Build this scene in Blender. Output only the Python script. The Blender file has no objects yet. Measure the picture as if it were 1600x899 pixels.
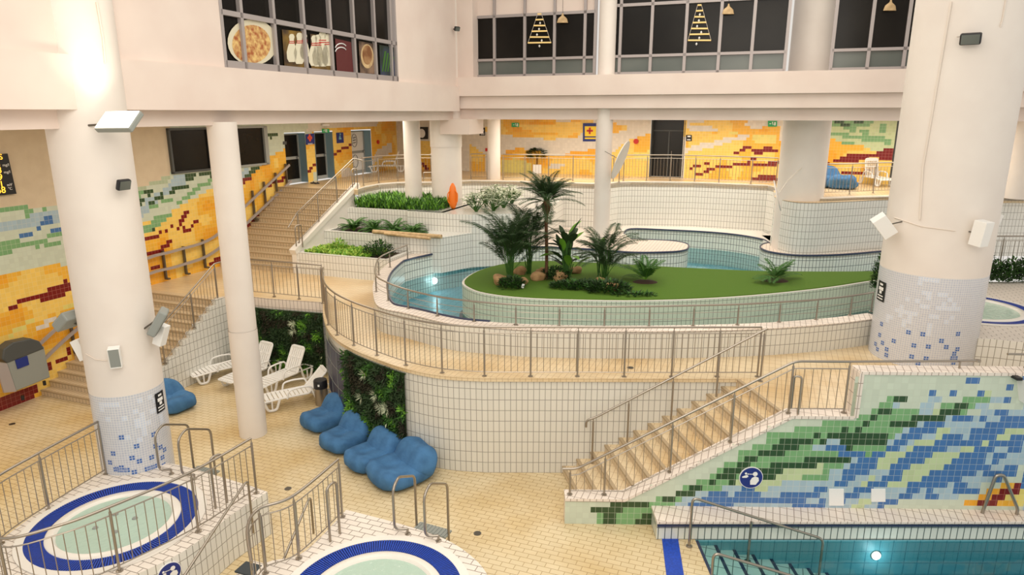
import bpy, math, random
from mathutils import Vector, Matrix
from mathutils.geometry import tessellate_polygon
random.seed(7)
scene = bpy.context.scene
col = scene.collection
# ------------------------------------------------------------------ camera, world, lights
F_PX, CXP, CYP, PITCH, HCAM, AZ = 1065.0, 800.0, 449.5, math.radians(14.4), 7.8, math.radians(20.5)
cam_d = bpy.data.cameras.new('camera'); cam = bpy.data.objects.new('camera', cam_d); col.objects.link(cam)
cam.location = (0, 0, HCAM); cam.rotation_euler = (math.pi/2 - PITCH, 0, 0)
cam_d.sensor_width = 36; cam_d.lens = F_PX/1600*36; cam_d.clip_end = 300
scene.camera = cam
vs = scene.view_settings
vs.view_transform = 'Standard'; vs.look = 'None'; vs.gamma = 1; vs.use_curve_mapping = False
vs.exposure = 0.0
WORLD_STRENGTH = 0.80
wd = bpy.data.worlds.new('world'); scene.world = wd; wd.use_nodes = True
wd.node_tree.nodes['Background'].inputs[0].default_value = (1.0, .95, .88, 1)
wd.node_tree.nodes['Background'].inputs[1].default_value = WORLD_STRENGTH

def area(name, loc, size, power, colr=(1, .92, .81), rot=(0, 0, 0), sy=None, spread=None):
    d = bpy.data.lights.new(name, 'AREA'); d.energy = power; d.color = colr; d.size = size
    if sy: d.shape = 'RECTANGLE'; d.size_y = sy
    if spread: d.spread = spread
    o = bpy.data.objects.new(name, d); col.objects.link(o); o.location = loc; o.rotation_euler = rot
    return o
area('hall_unseen_light', (0, 9, 13.5), 10, 380, sy=7)
area('hall_unseen_light', (0, -1, 12.5), 12, 780, rot=(math.radians(50), 0, 0), sy=5)  # unseen light behind the camera, added to brighten the walls facing it
area('hall_unseen_light', (4, 19, 13.5), 12, 620, sy=7)
for (v_, u_, sx_, sy_, pw_) in ((-14.6, 10, 2.4, 5, 130), (-14.6, 17, 2.4, 5, 170), (-14.6, 24, 2.4, 6, 230), (-8.5, 28.6, 4.5, 4, 230), (-2, 29.2, 7, 4, 300), (4.5, 29.2, 4, 4, 200)):
    p_ = (math.cos(AZ)*v_+math.sin(AZ)*u_, -math.sin(AZ)*v_+math.cos(AZ)*u_)
    area('gallery_light', (p_[0], p_[1], 7.60), sx_, pw_, rot=(0, 0, -AZ), sy=sy_)
area('deck_light', (-2.5, 6.5, 12.5), 5, 190, sy=5)

# ------------------------------------------------------------------ geometry helpers
def P(px, py, z):
    """plan point seen at a photo pixel at height z"""
    x = (px-CXP)/F_PX; y = -(py-CYP)/F_PX; c, s = math.cos(PITCH), math.sin(PITCH)
    d = (x, c+y*s, -s+y*c); t = (z-HCAM)/d[2]
    return Vector((d[0]*t, d[1]*t, z))
def Q(p):
    c, s = math.cos(PITCH), math.sin(PITCH); x, y, z = p[0], p[1], p[2]-HCAM
    zc = y*c - z*s; yc = y*s + z*c
    return (CXP+F_PX*x/zc, CYP-F_PX*yc/zc)
VA = Vector((math.cos(AZ), -math.sin(AZ), 0)); UA = Vector((math.sin(AZ), math.cos(AZ), 0))
def B(v, u, z=0):
    """building axes: v across, u deep"""
    p = VA*v + UA*u; return Vector((p.x, p.y, z))
def S(h):
    r = [int(h[i:i+2], 16)/255 for i in (0, 2, 4)]
    return tuple(((c/12.92) if c <= .04045 else ((c+.055)/1.055)**2.4) for c in r) + (1,)
def PW(px, py, n, c):
    """photo pixel -> point on the vertical plane n.p = c (n horizontal unit vector)"""
    x = (px-CXP)/F_PX; y = -(py-CYP)/F_PX; cc, s = math.cos(PITCH), math.sin(PITCH)
    d = Vector((x, cc+y*s, -s+y*cc)); t = c/(d.x*n.x+d.y*n.y)
    return Vector((d.x*t, d.y*t, HCAM+d.z*t))

class MB:
    def __init__(s): s.v = []; s.f = []; s.uv = []; s.m = []
    def add(s, vs_, fs, uvs=None, mi=0):
        b = len(s.v); s.v += [tuple(p) for p in vs_]
        for i, f in enumerate(fs):
            s.f.append([b+k for k in f]); s.uv.append(uvs[i] if uvs else None)
            s.m.append(mi[i] if isinstance(mi, (list, tuple)) else mi)
        return s
    def box(s, c, d, rz=0, mi=0, rx=0, ry=0):
        R = Matrix.Rotation(rz, 3, 'Z') @ Matrix.Rotation(ry, 3, 'Y') @ Matrix.Rotation(rx, 3, 'X')
        vs_ = [R @ Vector((d[0]/2*i, d[1]/2*j, d[2]/2*k)) + Vector(c) for i in (-1, 1) for j in (-1, 1) for k in (-1, 1)]
        return s.add(vs_, [(0, 1, 3, 2), (4, 6, 7, 5), (0, 4, 5, 1), (2, 3, 7, 6), (0, 2, 6, 4), (1, 5, 7, 3)], mi=mi)
    def quad(s, a, b, c, d, mi=0): return s.add([a, b, c, d], [(0, 1, 2, 3)], mi=mi)
    def beam(s, a, b, w, h, mi=0):
        """box bar from a to b, width w across, height h"""
        a, b = Vector(a), Vector(b); t = (b-a).normalized(); up = Vector((0, 0, 1))
        if abs(t.z) > .95: up = Vector((1, 0, 0))
        x = t.cross(up).normalized()*w/2; y = x.cross(t).normalized()*h/2
        vs_ = [a-x-y, a+x-y, a+x+y, a-x+y, b-x-y, b+x-y, b+x+y, b-x+y]
        return s.add(vs_, [(3, 2, 1, 0), (4, 5, 6, 7), (0, 1, 5, 4), (1, 2, 6, 5), (2, 3, 7, 6), (3, 0, 4, 7)], mi=mi)
    def tube(s, pts, r, n=8, fil=0, closed=False, mi=0, r2=None):
        pts = [Vector(p) for p in pts]
        if fil: pts = fillet(pts, fil)
        N = len(pts); rings = []; t0 = (pts[1]-pts[0]).normalized()
        up = Vector((0, 0, 1)) if abs(t0.z) < .9 else Vector((1, 0, 0)); x = t0.cross(up).normalized()
        for i, p in enumerate(pts):
            if i == 0: t = t0
            elif i == N-1: t = (pts[i]-pts[i-1]).normalized()
            else:
                t = ((pts[i+1]-p).normalized()+(p-pts[i-1]).normalized())
                t = t.normalized() if t.length > 1e-6 else (p-pts[i-1]).normalized()
            x = x - t*x.dot(t); x = x.normalized(); y = t.cross(x)
            rr = r if r2 is None else r+(r2-r)*i/(N-1)
            rings.append([p+(x*math.cos(a)+y*math.sin(a))*rr for a in [2*math.pi*k/n for k in range(n)]])
        vs_ = [q for rg in rings for q in rg]; fs = []
        for i in range(N-1):
            for k in range(n): fs.append((i*n+k, i*n+(k+1) % n, (i+1)*n+(k+1) % n, (i+1)*n+k))
        fs.append(tuple(range(n-1, -1, -1))); fs.append(tuple((N-1)*n+k for k in range(n)))
        return s.add(vs_, fs, mi=mi)
    def lathe(s, c, prof, n=24, mi=0, sx=1, sy=1, rz=0, caps=True):
        c = Vector(c); vs_ = []
        for r, z in prof:
            for k in range(n):
                a = 2*math.pi*k/n; p = Vector((r*math.cos(a)*sx, r*math.sin(a)*sy, z)); p.rotate(Matrix.Rotation(rz, 3, 'Z')); vs_.append(c+p)
        fs = []; m = len(prof); uvs = []; L = 0
        for i in range(m-1):
            dl = math.hypot(prof[i+1][0]-prof[i][0], prof[i+1][1]-prof[i][1]); rr = max(prof[i][0], prof[i+1][0])
            for k in range(n):
                fs.append((i*n+k, i*n+(k+1) % n, (i+1)*n+(k+1) % n, (i+1)*n+k))
                u0, u1 = 2*math.pi*rr*k/n, 2*math.pi*rr*(k+1)/n
                uvs.append([(u0, L), (u1, L), (u1, L+dl), (u0, L+dl)])
            L += dl
        if caps and prof[0][0] > 1e-5: fs.append(tuple(range(n-1, -1, -1))); uvs.append(None)
        if caps and prof[-1][0] > 1e-5: fs.append(tuple((m-1)*n+k for k in range(n))); uvs.append(None)
        return s.add(vs_, fs, uvs, mi)
    def prism(s, poly, z0, z1, holes=(), mi=0, mtop=None, bottom=False):
        """poly: (x,y) points (any winding); side uv by arc length"""
        def area2(p): return sum(p[i][0]*p[(i+1) % len(p)][1]-p[(i+1) % len(p)][0]*p[i][1] for i in range(len(p)))
        poly = [Vector((p[0], p[1])) for p in poly]
        if area2(poly) < 0: poly.reverse()
        loops = [poly]
        for h in holes:
            h = [Vector((p[0], p[1])) for p in h]
            if area2(h) > 0: h.reverse()
            loops.append(h)
        flat = [p for l in loops for p in l]
        tris = tessellate_polygon([[Vector((p.x, p.y, 0)) for p in l] for l in loops])
        mt = mi if mtop is None else mtop; tf = []
        for t in tris:
            a, b, c = [flat[i] for i in t]
            if (b-a).cross(c-a) < 0: t = t[::-1]
            tf.append(tuple(t))
        s.add([(p.x, p.y, z1) for p in flat], tf, mi=mt)
        if bottom: s.add([(p.x, p.y, z0) for p in flat], [t[::-1] for t in tf], mi=mi)
        for l in loops: s.strip(l, z0, z1, closed=True, mi=mi)
        return s
    def strip(s, pts, z0, z1, closed=False, mi=0, flip=False, u0=0.0):
        """vertical face strip along pts; z0/z1 number or list"""
        n = len(pts); L = u0
        A = z0 if isinstance(z0, (list, tuple)) else [z0]*n; C = z1 if isinstance(z1, (list, tuple)) else [z1]*n
        for i in range(n if closed else n-1):
            j = (i+1) % n; a, b = pts[i], pts[j]; d = math.hypot(b[0]-a[0], b[1]-a[1])
            vv = [(a[0], a[1], A[i]), (b[0], b[1], A[j]), (b[0], b[1], C[j]), (a[0], a[1], C[i])]
            uv = [(L, A[i]), (L+d, A[j]), (L+d, C[j]), (L, C[i])]
            f = (0, 1, 2, 3)
            if flip: f = (3, 2, 1, 0); uv = uv[::-1]
            s.add(vv, [f], [uv], mi); L += d
        return s
    def build(s, name, mats, parent=None, smooth=False, loc=None, bevel=0, ang=0.0):
        me = bpy.data.meshes.new(name)
        off = Vector(loc) if loc is not None else (parent.location if parent and not parent.get('_local') else Vector((0, 0, 0)))
        me.from_pydata([(p[0]-off.x, p[1]-off.y, p[2]-off.z) for p in s.v], [], s.f)
        if not isinstance(mats, (list, tuple)): mats = [mats]
        for m in mats: me.materials.append(m)
        uvl = me.uv_layers.new(name='UVMap'); ca, sa = math.cos(AZ), math.sin(AZ)
        for i, p in enumerate(me.polygons):
            p.material_index = s.m[i]; p.use_smooth = smooth
            uv = s.uv[i]
            if uv is None:
                nrm = p.normal; uv = []
                for vi in p.vertices:
                    c = s.v[vi]
                    if abs(nrm.z) > .6: uv.append((c[0]*ca-c[1]*sa, c[0]*sa+c[1]*ca))
                    else:
                        t = Vector((-nrm.y, nrm.x)).normalized(); uv.append((c[0]*t.x+c[1]*t.y, c[2]))
            for k, li in enumerate(p.loop_indices): uvl.data[li].uv = uv[k]
        me.validate(); me.update()
        if smooth: me.set_sharp_from_angle(angle=math.radians(50))
        o = bpy.data.objects.new(name, me); col.objects.link(o)
        if parent: o.parent = parent
        if loc is not None: o.location = Vector(loc)-(parent.location if parent and not parent.get('_local') else Vector((0, 0, 0)))
        if bevel:
            b = o.modifiers.new('bevel', 'BEVEL'); b.width = bevel; b.segments = 2; b.limit_method = 'ANGLE'
        return o
def fillet(pts, r):
    out = [pts[0]]
    for i in range(1, len(pts)-1):
        a, b, c = pts[i-1], pts[i], pts[i+1]; d1, d2 = (a-b), (c-b)
        rr = min(r, d1.length*.45, d2.length*.45); p, q = b+d1.normalized()*rr, b+d2.normalized()*rr
        for t in (0, .25, .5, .75, 1): out.append(p*(1-t)**2+b*2*t*(1-t)+q*t*t)
    out.append(pts[-1]); return out
def spline(pts, n=6, closed=False):
    """Catmull-Rom through pts"""
    pts = [Vector(p) for p in pts]; N = len(pts); out = []
    rng = range(N if closed else N-1)
    for i in rng:
        g = (lambda k: pts[k % N]) if closed else (lambda k: pts[min(max(k, 0), N-1)])
        a, b, c, d = g(i-1), g(i), g(i+1), g(i+2)
        for k in range(n):
            t = k/n
            out.append(.5*((2*b)+(c-a)*t+(2*a-5*b+4*c-d)*t*t+(3*b-a-3*c+d)*t**3))
    if not closed: out.append(pts[-1])
    return out
def circle(c, r, n=48): return [Vector((c[0]+r*math.cos(2*math.pi*k/n), c[1]+r*math.sin(2*math.pi*k/n), 0)) for k in range(n)]
def tag(o, label=None, cat=None, group=None, kind=None):
    if label: o['label'] = label
    if cat: o['category'] = cat
    if group: o['group'] = group
    if kind: o['kind'] = kind
    return o
def thing(name, label, cat, loc=(0, 0, 0), rz=0, group=None, local=False, kind=None):
    o = bpy.data.objects.new(name, None); col.objects.link(o); o.location = loc; o.rotation_euler = (0, 0, rz)
    o.empty_display_size = .1
    if local: o['_local'] = 1
    return tag(o, label, cat, group, kind)
def copy_tree(o, parent=None):
    c = o.copy(); col.objects.link(c); c.parent = parent
    for ch in list(o.children): copy_tree(ch, c)
    return c
def place(root, loc, rz=0, label=None, sc=None, first=[], group=None):
    """first use moves the prototype itself, later uses copy it"""
    r = root if root not in first else copy_tree(root)
    if root not in first: first.append(root)
    r.location = loc; r.rotation_euler = (0, 0, rz)
    if label: r['label'] = label
    if group: r['group'] = group
    if sc: r.scale = (sc, sc, sc) if not isinstance(sc, tuple) else sc
    return r
def struct(name, mb, mats, **k): return tag(mb.build(name, mats, **k), kind='structure')

# ------------------------------------------------------------------ materials
def mat(name, c, rough=.5, metal=0, emit=0, spec=None):
    m = bpy.data.materials.new(name); m.use_nodes = True; b = m.node_tree.nodes['Principled BSDF']
    cc = S(c) if isinstance(c, str) else c
    b.inputs['Base Color'].default_value = cc; b.inputs['Roughness'].default_value = rough; b.inputs['Metallic'].default_value = metal
    if emit: b.inputs['Emission Color'].default_value = cc; b.inputs['Emission Strength'].default_value = emit
    if spec is not None: b.inputs['Specular IOR Level'].default_value = spec
    return m
def noisemat(name, c1, c2, scale=3, rough=.6, bump=0, detail=3, metal=0, sx=1, lo=.35, hi=.65):
    m = mat(name, c1, rough, metal); nt = m.node_tree; b = nt.nodes['Principled BSDF']
    tc = nt.nodes.new('ShaderNodeTexCoord'); mp = nt.nodes.new('ShaderNodeMapping'); no = nt.nodes.new('ShaderNodeTexNoise')
    mp.inputs['Scale'].default_value = (sx, 1, 1)
    rp = nt.nodes.new('ShaderNodeValToRGB'); rp.color_ramp.elements[0].color = S(c1); rp.color_ramp.elements[1].color = S(c2)
    rp.color_ramp.elements[0].position = lo; rp.color_ramp.elements[1].position = hi
    no.inputs['Scale'].default_value = scale; no.inputs['Detail'].default_value = detail
    nt.links.new(tc.outputs['Object'], mp.inputs[0]); nt.links.new(mp.outputs[0], no.inputs['Vector'])
    nt.links.new(no.outputs['Fac'], rp.inputs[0]); nt.links.new(rp.outputs[0], b.inputs['Base Color'])
    if bump:
        bp = nt.nodes.new('ShaderNodeBump'); bp.inputs['Strength'].default_value = bump; bp.inputs['Distance'].default_value = .02
        nt.links.new(no.outputs['Fac'], bp.inputs['Height']); nt.links.new(bp.outputs[0], b.inputs['Normal'])
    return m
def tile(name, c, mortar, bw=.125, bh=.25, ms=.009, rough=.3, vary=.93, offset=0.0, dirt=None):
    m = mat(name, c, rough); nt = m.node_tree; b = nt.nodes['Principled BSDF']
    uv = nt.nodes.new('ShaderNodeUVMap'); uv.uv_map = 'UVMap'; br = nt.nodes.new('ShaderNodeTexBrick')
    br.offset = offset; br.offset_frequency = 2; br.squash = 1; br.inputs['Scale'].default_value = 1
    br.inputs['Brick Width'].default_value = bw; br.inputs['Row Height'].default_value = bh
    br.inputs['Mortar Size'].default_value = ms; br.inputs['Mortar Smooth'].default_value = .3
    a = S(c); br.inputs['Color1'].default_value = a; br.inputs['Color2'].default_value = (a[0]*vary, a[1]*vary, a[2]*vary, 1)
    br.inputs['Mortar'].default_value = S(mortar)
    nt.links.new(uv.outputs[0], br.inputs['Vector'])
    src = br.outputs['Color']
    if dirt:
        no = nt.nodes.new('ShaderNodeTexNoise'); no.inputs['Scale'].default_value = .55; no.inputs['Detail'].default_value = 4
        mx = nt.nodes.new('ShaderNodeMix'); mx.data_type = 'RGBA'; mx.blend_type = 'MULTIPLY'; mx.inputs[7].default_value = S(dirt)
        rp = nt.nodes.new('ShaderNodeMapRange'); rp.inputs[1].default_value = .42; rp.inputs[2].default_value = .7
        nt.links.new(uv.outputs[0], no.inputs['Vector']); nt.links.new(no.outputs['Fac'], rp.inputs[0]); nt.links.new(rp.outputs[0], mx.inputs[0])
        nt.links.new(src, mx.inputs[6]); src = mx.outputs[2]
    nt.links.new(src, b.inputs['Base Color'])
    bp = nt.nodes.new('ShaderNodeBump'); bp.inputs['Strength'].default_value = .25; bp.inputs['Distance'].default_value = .004; bp.invert = True
    nt.links.new(br.outputs['Fac'], bp.inputs['Height']); nt.links.new(bp.outputs[0], b.inputs['Normal'])
    return m
def water(name, tint, glossc='ffffff', refl=.10, bump=.15, scale=3.0, body=None, bodyfac=.3):
    m = bpy.data.materials.new(name); m.use_nodes = True; nt = m.node_tree; nt.nodes.remove(nt.nodes['Principled BSDF'])
    out = nt.nodes['Material Output']; tr = nt.nodes.new('ShaderNodeBsdfTransparent'); gl = nt.nodes.new('ShaderNodeBsdfGlossy')
    tr.inputs[0].default_value = S(tint); gl.inputs['Roughness'].default_value = .06; gl.inputs[0].default_value = S(glossc)
    no = nt.nodes.new('ShaderNodeTexNoise'); no.inputs['Scale'].default_value = scale; no.inputs['Detail'].default_value = 2
    tc = nt.nodes.new('ShaderNodeTexCoord'); nt.links.new(tc.outputs['Object'], no.inputs['Vector'])
    bp = nt.nodes.new('ShaderNodeBump'); bp.inputs['Strength'].default_value = bump; bp.inputs['Distance'].default_value = .05
    nt.links.new(no.outputs['Fac'], bp.inputs['Height']); nt.links.new(bp.outputs[0], gl.inputs['Normal'])
    fr = nt.nodes.new('ShaderNodeFresnel'); fr.inputs[0].default_value = 1.33; nt.links.new(bp.outputs[0], fr.inputs['Normal'])
    a = tr.outputs[0]
    if body:
        df = nt.nodes.new('ShaderNodeBsdfDiffuse'); df.inputs[0].default_value = S(body); m2 = nt.nodes.new('ShaderNodeMixShader')
        m2.inputs[0].default_value = bodyfac; nt.links.new(a, m2.inputs[1]); nt.links.new(df.outputs[0], m2.inputs[2]); a = m2.outputs[0]
    mx = nt.nodes.new('ShaderNodeMixShader'); nt.links.new(fr.outputs[0], mx.inputs[0]); nt.links.new(a, mx.inputs[1]); nt.links.new(gl.outputs[0], mx.inputs[2])
    nt.links.new(mx.outputs[0], out.inputs[0]); return m
M = dict(
 paint=noisemat('wall_paint', 'e6d6ca', 'e0cec2', .8, .75), paintb=noisemat('beige_paint', 'd8c7ab', 'd2c0a4', 3, .8),
 colpaint=noisemat('column_paint', 'e9e0d6', 'e4dad0', 1.2, .6),
 floor=tile('floor_tile', 'deccA6'.lower(), 'b09870', .25, .125, .007, .26, .95, .5, dirt='ecdfc4'),
 floorm=tile('floor_tile_path', 'e2cda8', 'b89d78', .125, .25, .006, .3, .95, dirt='ead9bb'),
 stair=tile('stair_tile', 'd6c1a0', '8f7c62', .125, .5, .008, .35, .95), nosing=mat('stair_nosing', 'b09a7a', .5),
 white=tile('white_tile', 'ddd9cd', '96928a', .125, .25, .008, .22, .96), whitew=tile('white_wall_tile', 'e6e4dc', '9a968c', .125, .25, .008, .2, .97),
 pool=tile('pool_tile', 'e3e6dc', '5d6763', .125, .25, .010, .15, .95), poolb=tile('pool_bottom_tile', '86c3d2', '4f8fa4', .25, .25, .012, .3, .95),
 isl=tile('island_wall_tile', 'd3dbc4', '8a9080', .125, .25, .008, .25, .96),
 cop=tile('coping_tile', 'ecdfd2', 'a08f82', .125, .25, .008, .3, .95), copb=tile('tub_deck_tile', 'e8ded2', '8f8377', .25, .125, .008, .3, .95, .5),
 colt=tile('column_mosaic', 'c6c9d2', 'e2e0dc', .05, .05, .005, .25, .93), darkline=mat('dark_trim_tile', '2c3550', .35),
 steel=mat('brushed_steel', 'a39a8e', .3, .9), steeld=mat('dark_steel', '6f6a62', .4, .8), alu=mat('window_frame_metal', 'a89f9c', .45, .2),
 blue=noisemat('blue_grate', '0c46bc', '0a3a9c', 30, .45), lip=mat('tub_lip', 'e8e2d8', .25), black=mat('black_plastic', '1c1b1d', .45),
 wp=mat('white_plastic', 'efede8', .35), grey=mat('grey_plastic', '8e928c', .5), gd=mat('dark_grey', '4a4d4c', .5),
 orange=mat('orange_plastic', 'f07a1c', .35), jamb=mat('door_jamb', '8fa4aa', .5), doorf=mat('door_frame', '9c9f9c', .4),
 glass=noisemat('dark_glass', '15120f', '1d1a16', .8, .22), frost=noisemat('frosted_pane', '6d726c', '595f5a', .6, .25, sx=.3),
 denim=noisemat('bean_bag_fabric', '4678a6', '38658f', 4, .85, 1.0, 3), soil=mat('soil', '3b2a1c', .95), bark=noisemat('palm_bark', '6d4a2e', '4c321d', 22, .9, .5),
 grass=noisemat('lawn', '53770f', '45660c', 60, .95, .6), leafd=mat('leaf_dark', '27401a', .7), leafm=mat('leaf_green', '38641f', .7), leafl=mat('leaf_light', '6da32e', .55),
 leafy=mat('leaf_lime', 'a9c653', .55), leafp=mat('leaf_pale', 'b9c3a4', .55), leafx=mat('leaf_white_green', 'c9cfb5', .6), rock=noisemat('rock', 'b89468', '8e6c46', 4, .9, .8),
 log=noisemat('bamboo', 'd0b284', 'b2946a', 6, .7), navy=mat('navy_sign', '1d2f7c', .4), yellow=mat('sign_yellow', 'f2d22a', .4), red=mat('sign_red', 'c22a22', .4),
 wsign=mat('sign_white', 'f0efec', .4), green=mat('exit_green', '1f8a4c', .4, emit=.3), led=mat('led_amber', (1, .50, .04, 1), .5, emit=1.6), ledr=mat('led_label', 'b8a890', .5, emit=.4),
 lamp=mat('lamp_face', (1, .90, .74, 1), .5, emit=4), uw=mat('underwater_lamp', (.85, .97, 1, 1), .5, emit=7),
 water1=water('river_water', 'cdebee', bump=.12), water2=water('pool_water', 'cdeaec', bump=.10), foam=water('spa_water', 'dcf0e6', body='cfe8d8', bodyfac=.6, bump=.5, scale=7),
 cable=mat('cable', 'e4d8ca', .6), mat_=mat('rubber_mat', '3d4346', .8), step=tile('pool_step_tile', 'e2e6dc', '6f7c78', .25, .25, .010, .3, .96))
M['glass'].node_tree.nodes['Principled BSDF'].inputs['Specular IOR Level'].default_value = .18
def mosmat(n, c, gr='d8d2c4', ms=.005):
    k = .55; g = ''.join('%02x' % int(int(c[i:i+2], 16)*(1-k)+int(gr[i:i+2], 16)*k) for i in (0, 2, 4))
    return tile('mosaic_'+n, c, g, .125, .125, ms, .22, .9)
PAL = {'d': mosmat('dark_green', '34502f'), 'g': mosmat('green', '7fae78'), 'b': mosmat('blue', '4b76ae'), 'p': mosmat('pale_blue', 'adc4cf'),
 'y': mosmat('yellow_green', 'c6d4a4'), 'w': mosmat('pale_green', 'cfd8c4', 'c3c8b6'), 'o': mosmat('orange', 'f4b93f', 'eccd97'), 'l': mosmat('golden', 'f8d068', 'edd8a8'),
 'k': mosmat('deep_orange', 'f2ab2e', 'e8c48c'), 'Y': mosmat('lemon', 'e8d878', 'e0d8a8'), 'r': mosmat('dark_red', '7c1a17', 'c89a86'), 'W': mosmat('warm_white', 'e2dacd', 'cfc6b8'), 'q': mosmat('grey_green', 'b5c3a4')}
KEYS = list(PAL)
def rects(lst):  # horizontal brush strokes: list of (poly, key)
    return lst
def inpoly(x, y, poly):
    c = False; n = len(poly); j = n-1
    for i in range(n):
        xi, yi = poly[i]; xj, yj = poly[j]
        if (yi > y) != (yj > y) and x < (xj-xi)*(y-yi)/(yj-yi)+xi: c = not c
        j = i
    return c
def stroke(w, pts):
    """thick polyline as polygons"""
    out = []
    for (a, b) in zip(pts, pts[1:]):
        dx, dy = b[0]-a[0], b[1]-a[1]; L = math.hypot(dx, dy) or 1; nx, ny = -dy/L*w/2, dx/L*w/2; ex, ey = dx/L*w*.3, dy/L*w*.3
        out.append([(a[0]-ex+nx, a[1]-ey+ny), (b[0]+ex+nx, b[1]+ey+ny), (b[0]+ex-nx, b[1]+ey-ny), (a[0]-ex-nx, a[1]-ey-ny)])
    return out
def vnoise(x, y, s=1.0):
    def h(i, j): 
        n = math.sin(i*127.1+j*311.7)*43758.5453; return n-math.floor(n)
    x /= s; y /= s; i, j = math.floor(x), math.floor(y); fx, fy = x-i, y-j; fx = fx*fx*(3-2*fx); fy = fy*fy*(3-2*fy)
    return (h(i, j)*(1-fx)+h(i+1, j)*fx)*(1-fy)+(h(i, j+1)*(1-fx)+h(i+1, j+1)*fx)*fy
def mosaic(name, org, dr, s0, s1, z0, z1, layers, pick, top=None, skip=None, t=.125, extra=None, flip=False):
    """tiled wall: every tile one quad whose glaze is chosen by the design; org+dr*s runs along the wall"""
    bb = []
    for k, poly in layers:
        xs = [p[0] for p in poly]; ys = [p[1] for p in poly]; bb.append((min(xs), max(xs), min(ys), max(ys), k, poly))
    mb = MB(); mats = [PAL[k] for k in KEYS]+(extra or []); ns = int(round((s1-s0)/t)); nz = int(round((z1-z0)/t))
    for i in range(ns):
        sa, sb = s0+i*t, s0+(i+1)*t; ta = top(sa) if top else 1e9; tb = top(sb) if top else 1e9
        for j in range(nz):
            za, zb = z0+j*t, z0+(j+1)*t; sm, zm = (sa+sb)/2, (za+zb)/2
            if za >= max(ta, tb): break
            if skip and skip(sm, zm): continue
            c = org+dr*sm; x, y = Q((c.x, c.y, zm)); k = None
            for (x0, x1, y0, y1, kk, poly) in reversed(bb):
                if x0 <= x <= x1 and y0 <= y <= y1 and inpoly(x, y, poly): k = kk; break
            if k is None: k = pick(sm, zm, x, y)
            elif k == 'o': k = pick_o(sm, zm)
            mi = k if isinstance(k, int) else KEYS.index(k)
            a, b = org+dr*sa, org+dr*sb; z2, z3 = min(zb, tb), min(zb, ta)
            f = (0, 1, 2, 3); uv = [(sa, za), (sb, za), (sb, z2), (sa, z3)]
            if flip: f = f[::-1]; uv = uv[::-1]
            mb.add([(a.x, a.y, za), (b.x, b.y, za), (b.x, b.y, z2), (a.x, a.y, z3)], [f], [uv], mi)
    return tag(mb.build(name, mats), kind='structure')
def pick_o(s, z):
    n = vnoise(s*1.0+3, z*2.2, 1.3)*.6+vnoise(s, z, .5)*.4
    return 'k' if n > .70 else ('o' if n > .50 else 'l')

# ------------------------------------------------------------------ levels
ZM, ZU, ZC = 2.26, 4.85, 2.93      # mid walkway, gallery, river coping
VL, UB = -18.85, 32.8              # left wall and back wall planes

# ------------------------------------------------------------------ ground floor and swimming pool
PX, PY = 3.45, 11.25               # pool: left edge, far edge
mb = MB().prism([(-24, 3), (PX, 3), (PX, PY+.1), (2.75, PY+.1), (2.75, 22), (-24, 22)], -.4, 0)
struct('floor', mb, M['floor'])
# pool steps and basin
sw = .36
for i in range(8):
    x0 = PX+i*sw
    st = MB(); z = -.02-.10*(i+1)
    st.box((x0+sw/2, (PY+3)/2, z-.25), (sw, PY-3, .5))
    o = struct('trim_1' if i == 0 else 'trim_1.%03d' % i, st, M['step'])
    nb = MB().box((x0+.03, (PY+3)/2, z+.004+.10 if i == 0 else z+.103), (.06, PY-3, .012))
    tag(nb.build('step_edge_tile', M['darkline'], parent=o), 'dark blue edge tile')
xb = PX+8*sw
pb = MB(); pb.box(((xb+14)/2, (PY+3)/2, -.95), (14-xb, PY-3, .1)); pb.strip([(PX, PY), (14, PY)], -1.6, .0, flip=False)
pb.strip([(xb, 3), (xb, PY)], -1.4, -.8)
struct('pool_basin', pb, tile('pool_basin_tile', '76b6c2', '4d93a2', .25, .25, .012, .3, .95))
wt = MB().quad((PX, 3, -.03), (14, 3, -.03), (14, PY, -.03), (PX, PY, -.03))
tag(wt.build('pool_water', M['water2']), 'clear teal water in the swimming pool at lower right', 'water', kind='stuff')
# raised ledge behind the pool
lx0 = 2.72
struct('pool_ledge', MB().box(((lx0+14)/2, PY+.35, .17), (14-lx0, .66, .40)), M['pool'])
lt = MB().box(((lx0+14)/2, PY+.33, .39), (14-lx0+.04, .74, .06)); struct('ledge_coping', lt, M['cop'], bevel=.01)
struct('trim_2', MB().box(((lx0+14)/2, PY-.045, .335), (14-lx0+.02, .02, .04)), M['darkline'])
# blue grate strip on floor
g = MB(); a, b, c_, d_ = P(1034, 840, .012), P(1059, 839, .012), P(1072, 905, .012), P(1042, 905, .012)
ext = (d_-a)*1.6
g.prism([(a.x, a.y), (b.x, b.y), (b.x+ext.x, b.y+ext.y), (a.x+ext.x, a.y+ext.y)], -.02, .012)
tag(g.build('drain_grate', M['blue']), 'bright blue drain grate strip in floor beside the pool steps', 'grate')

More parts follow.
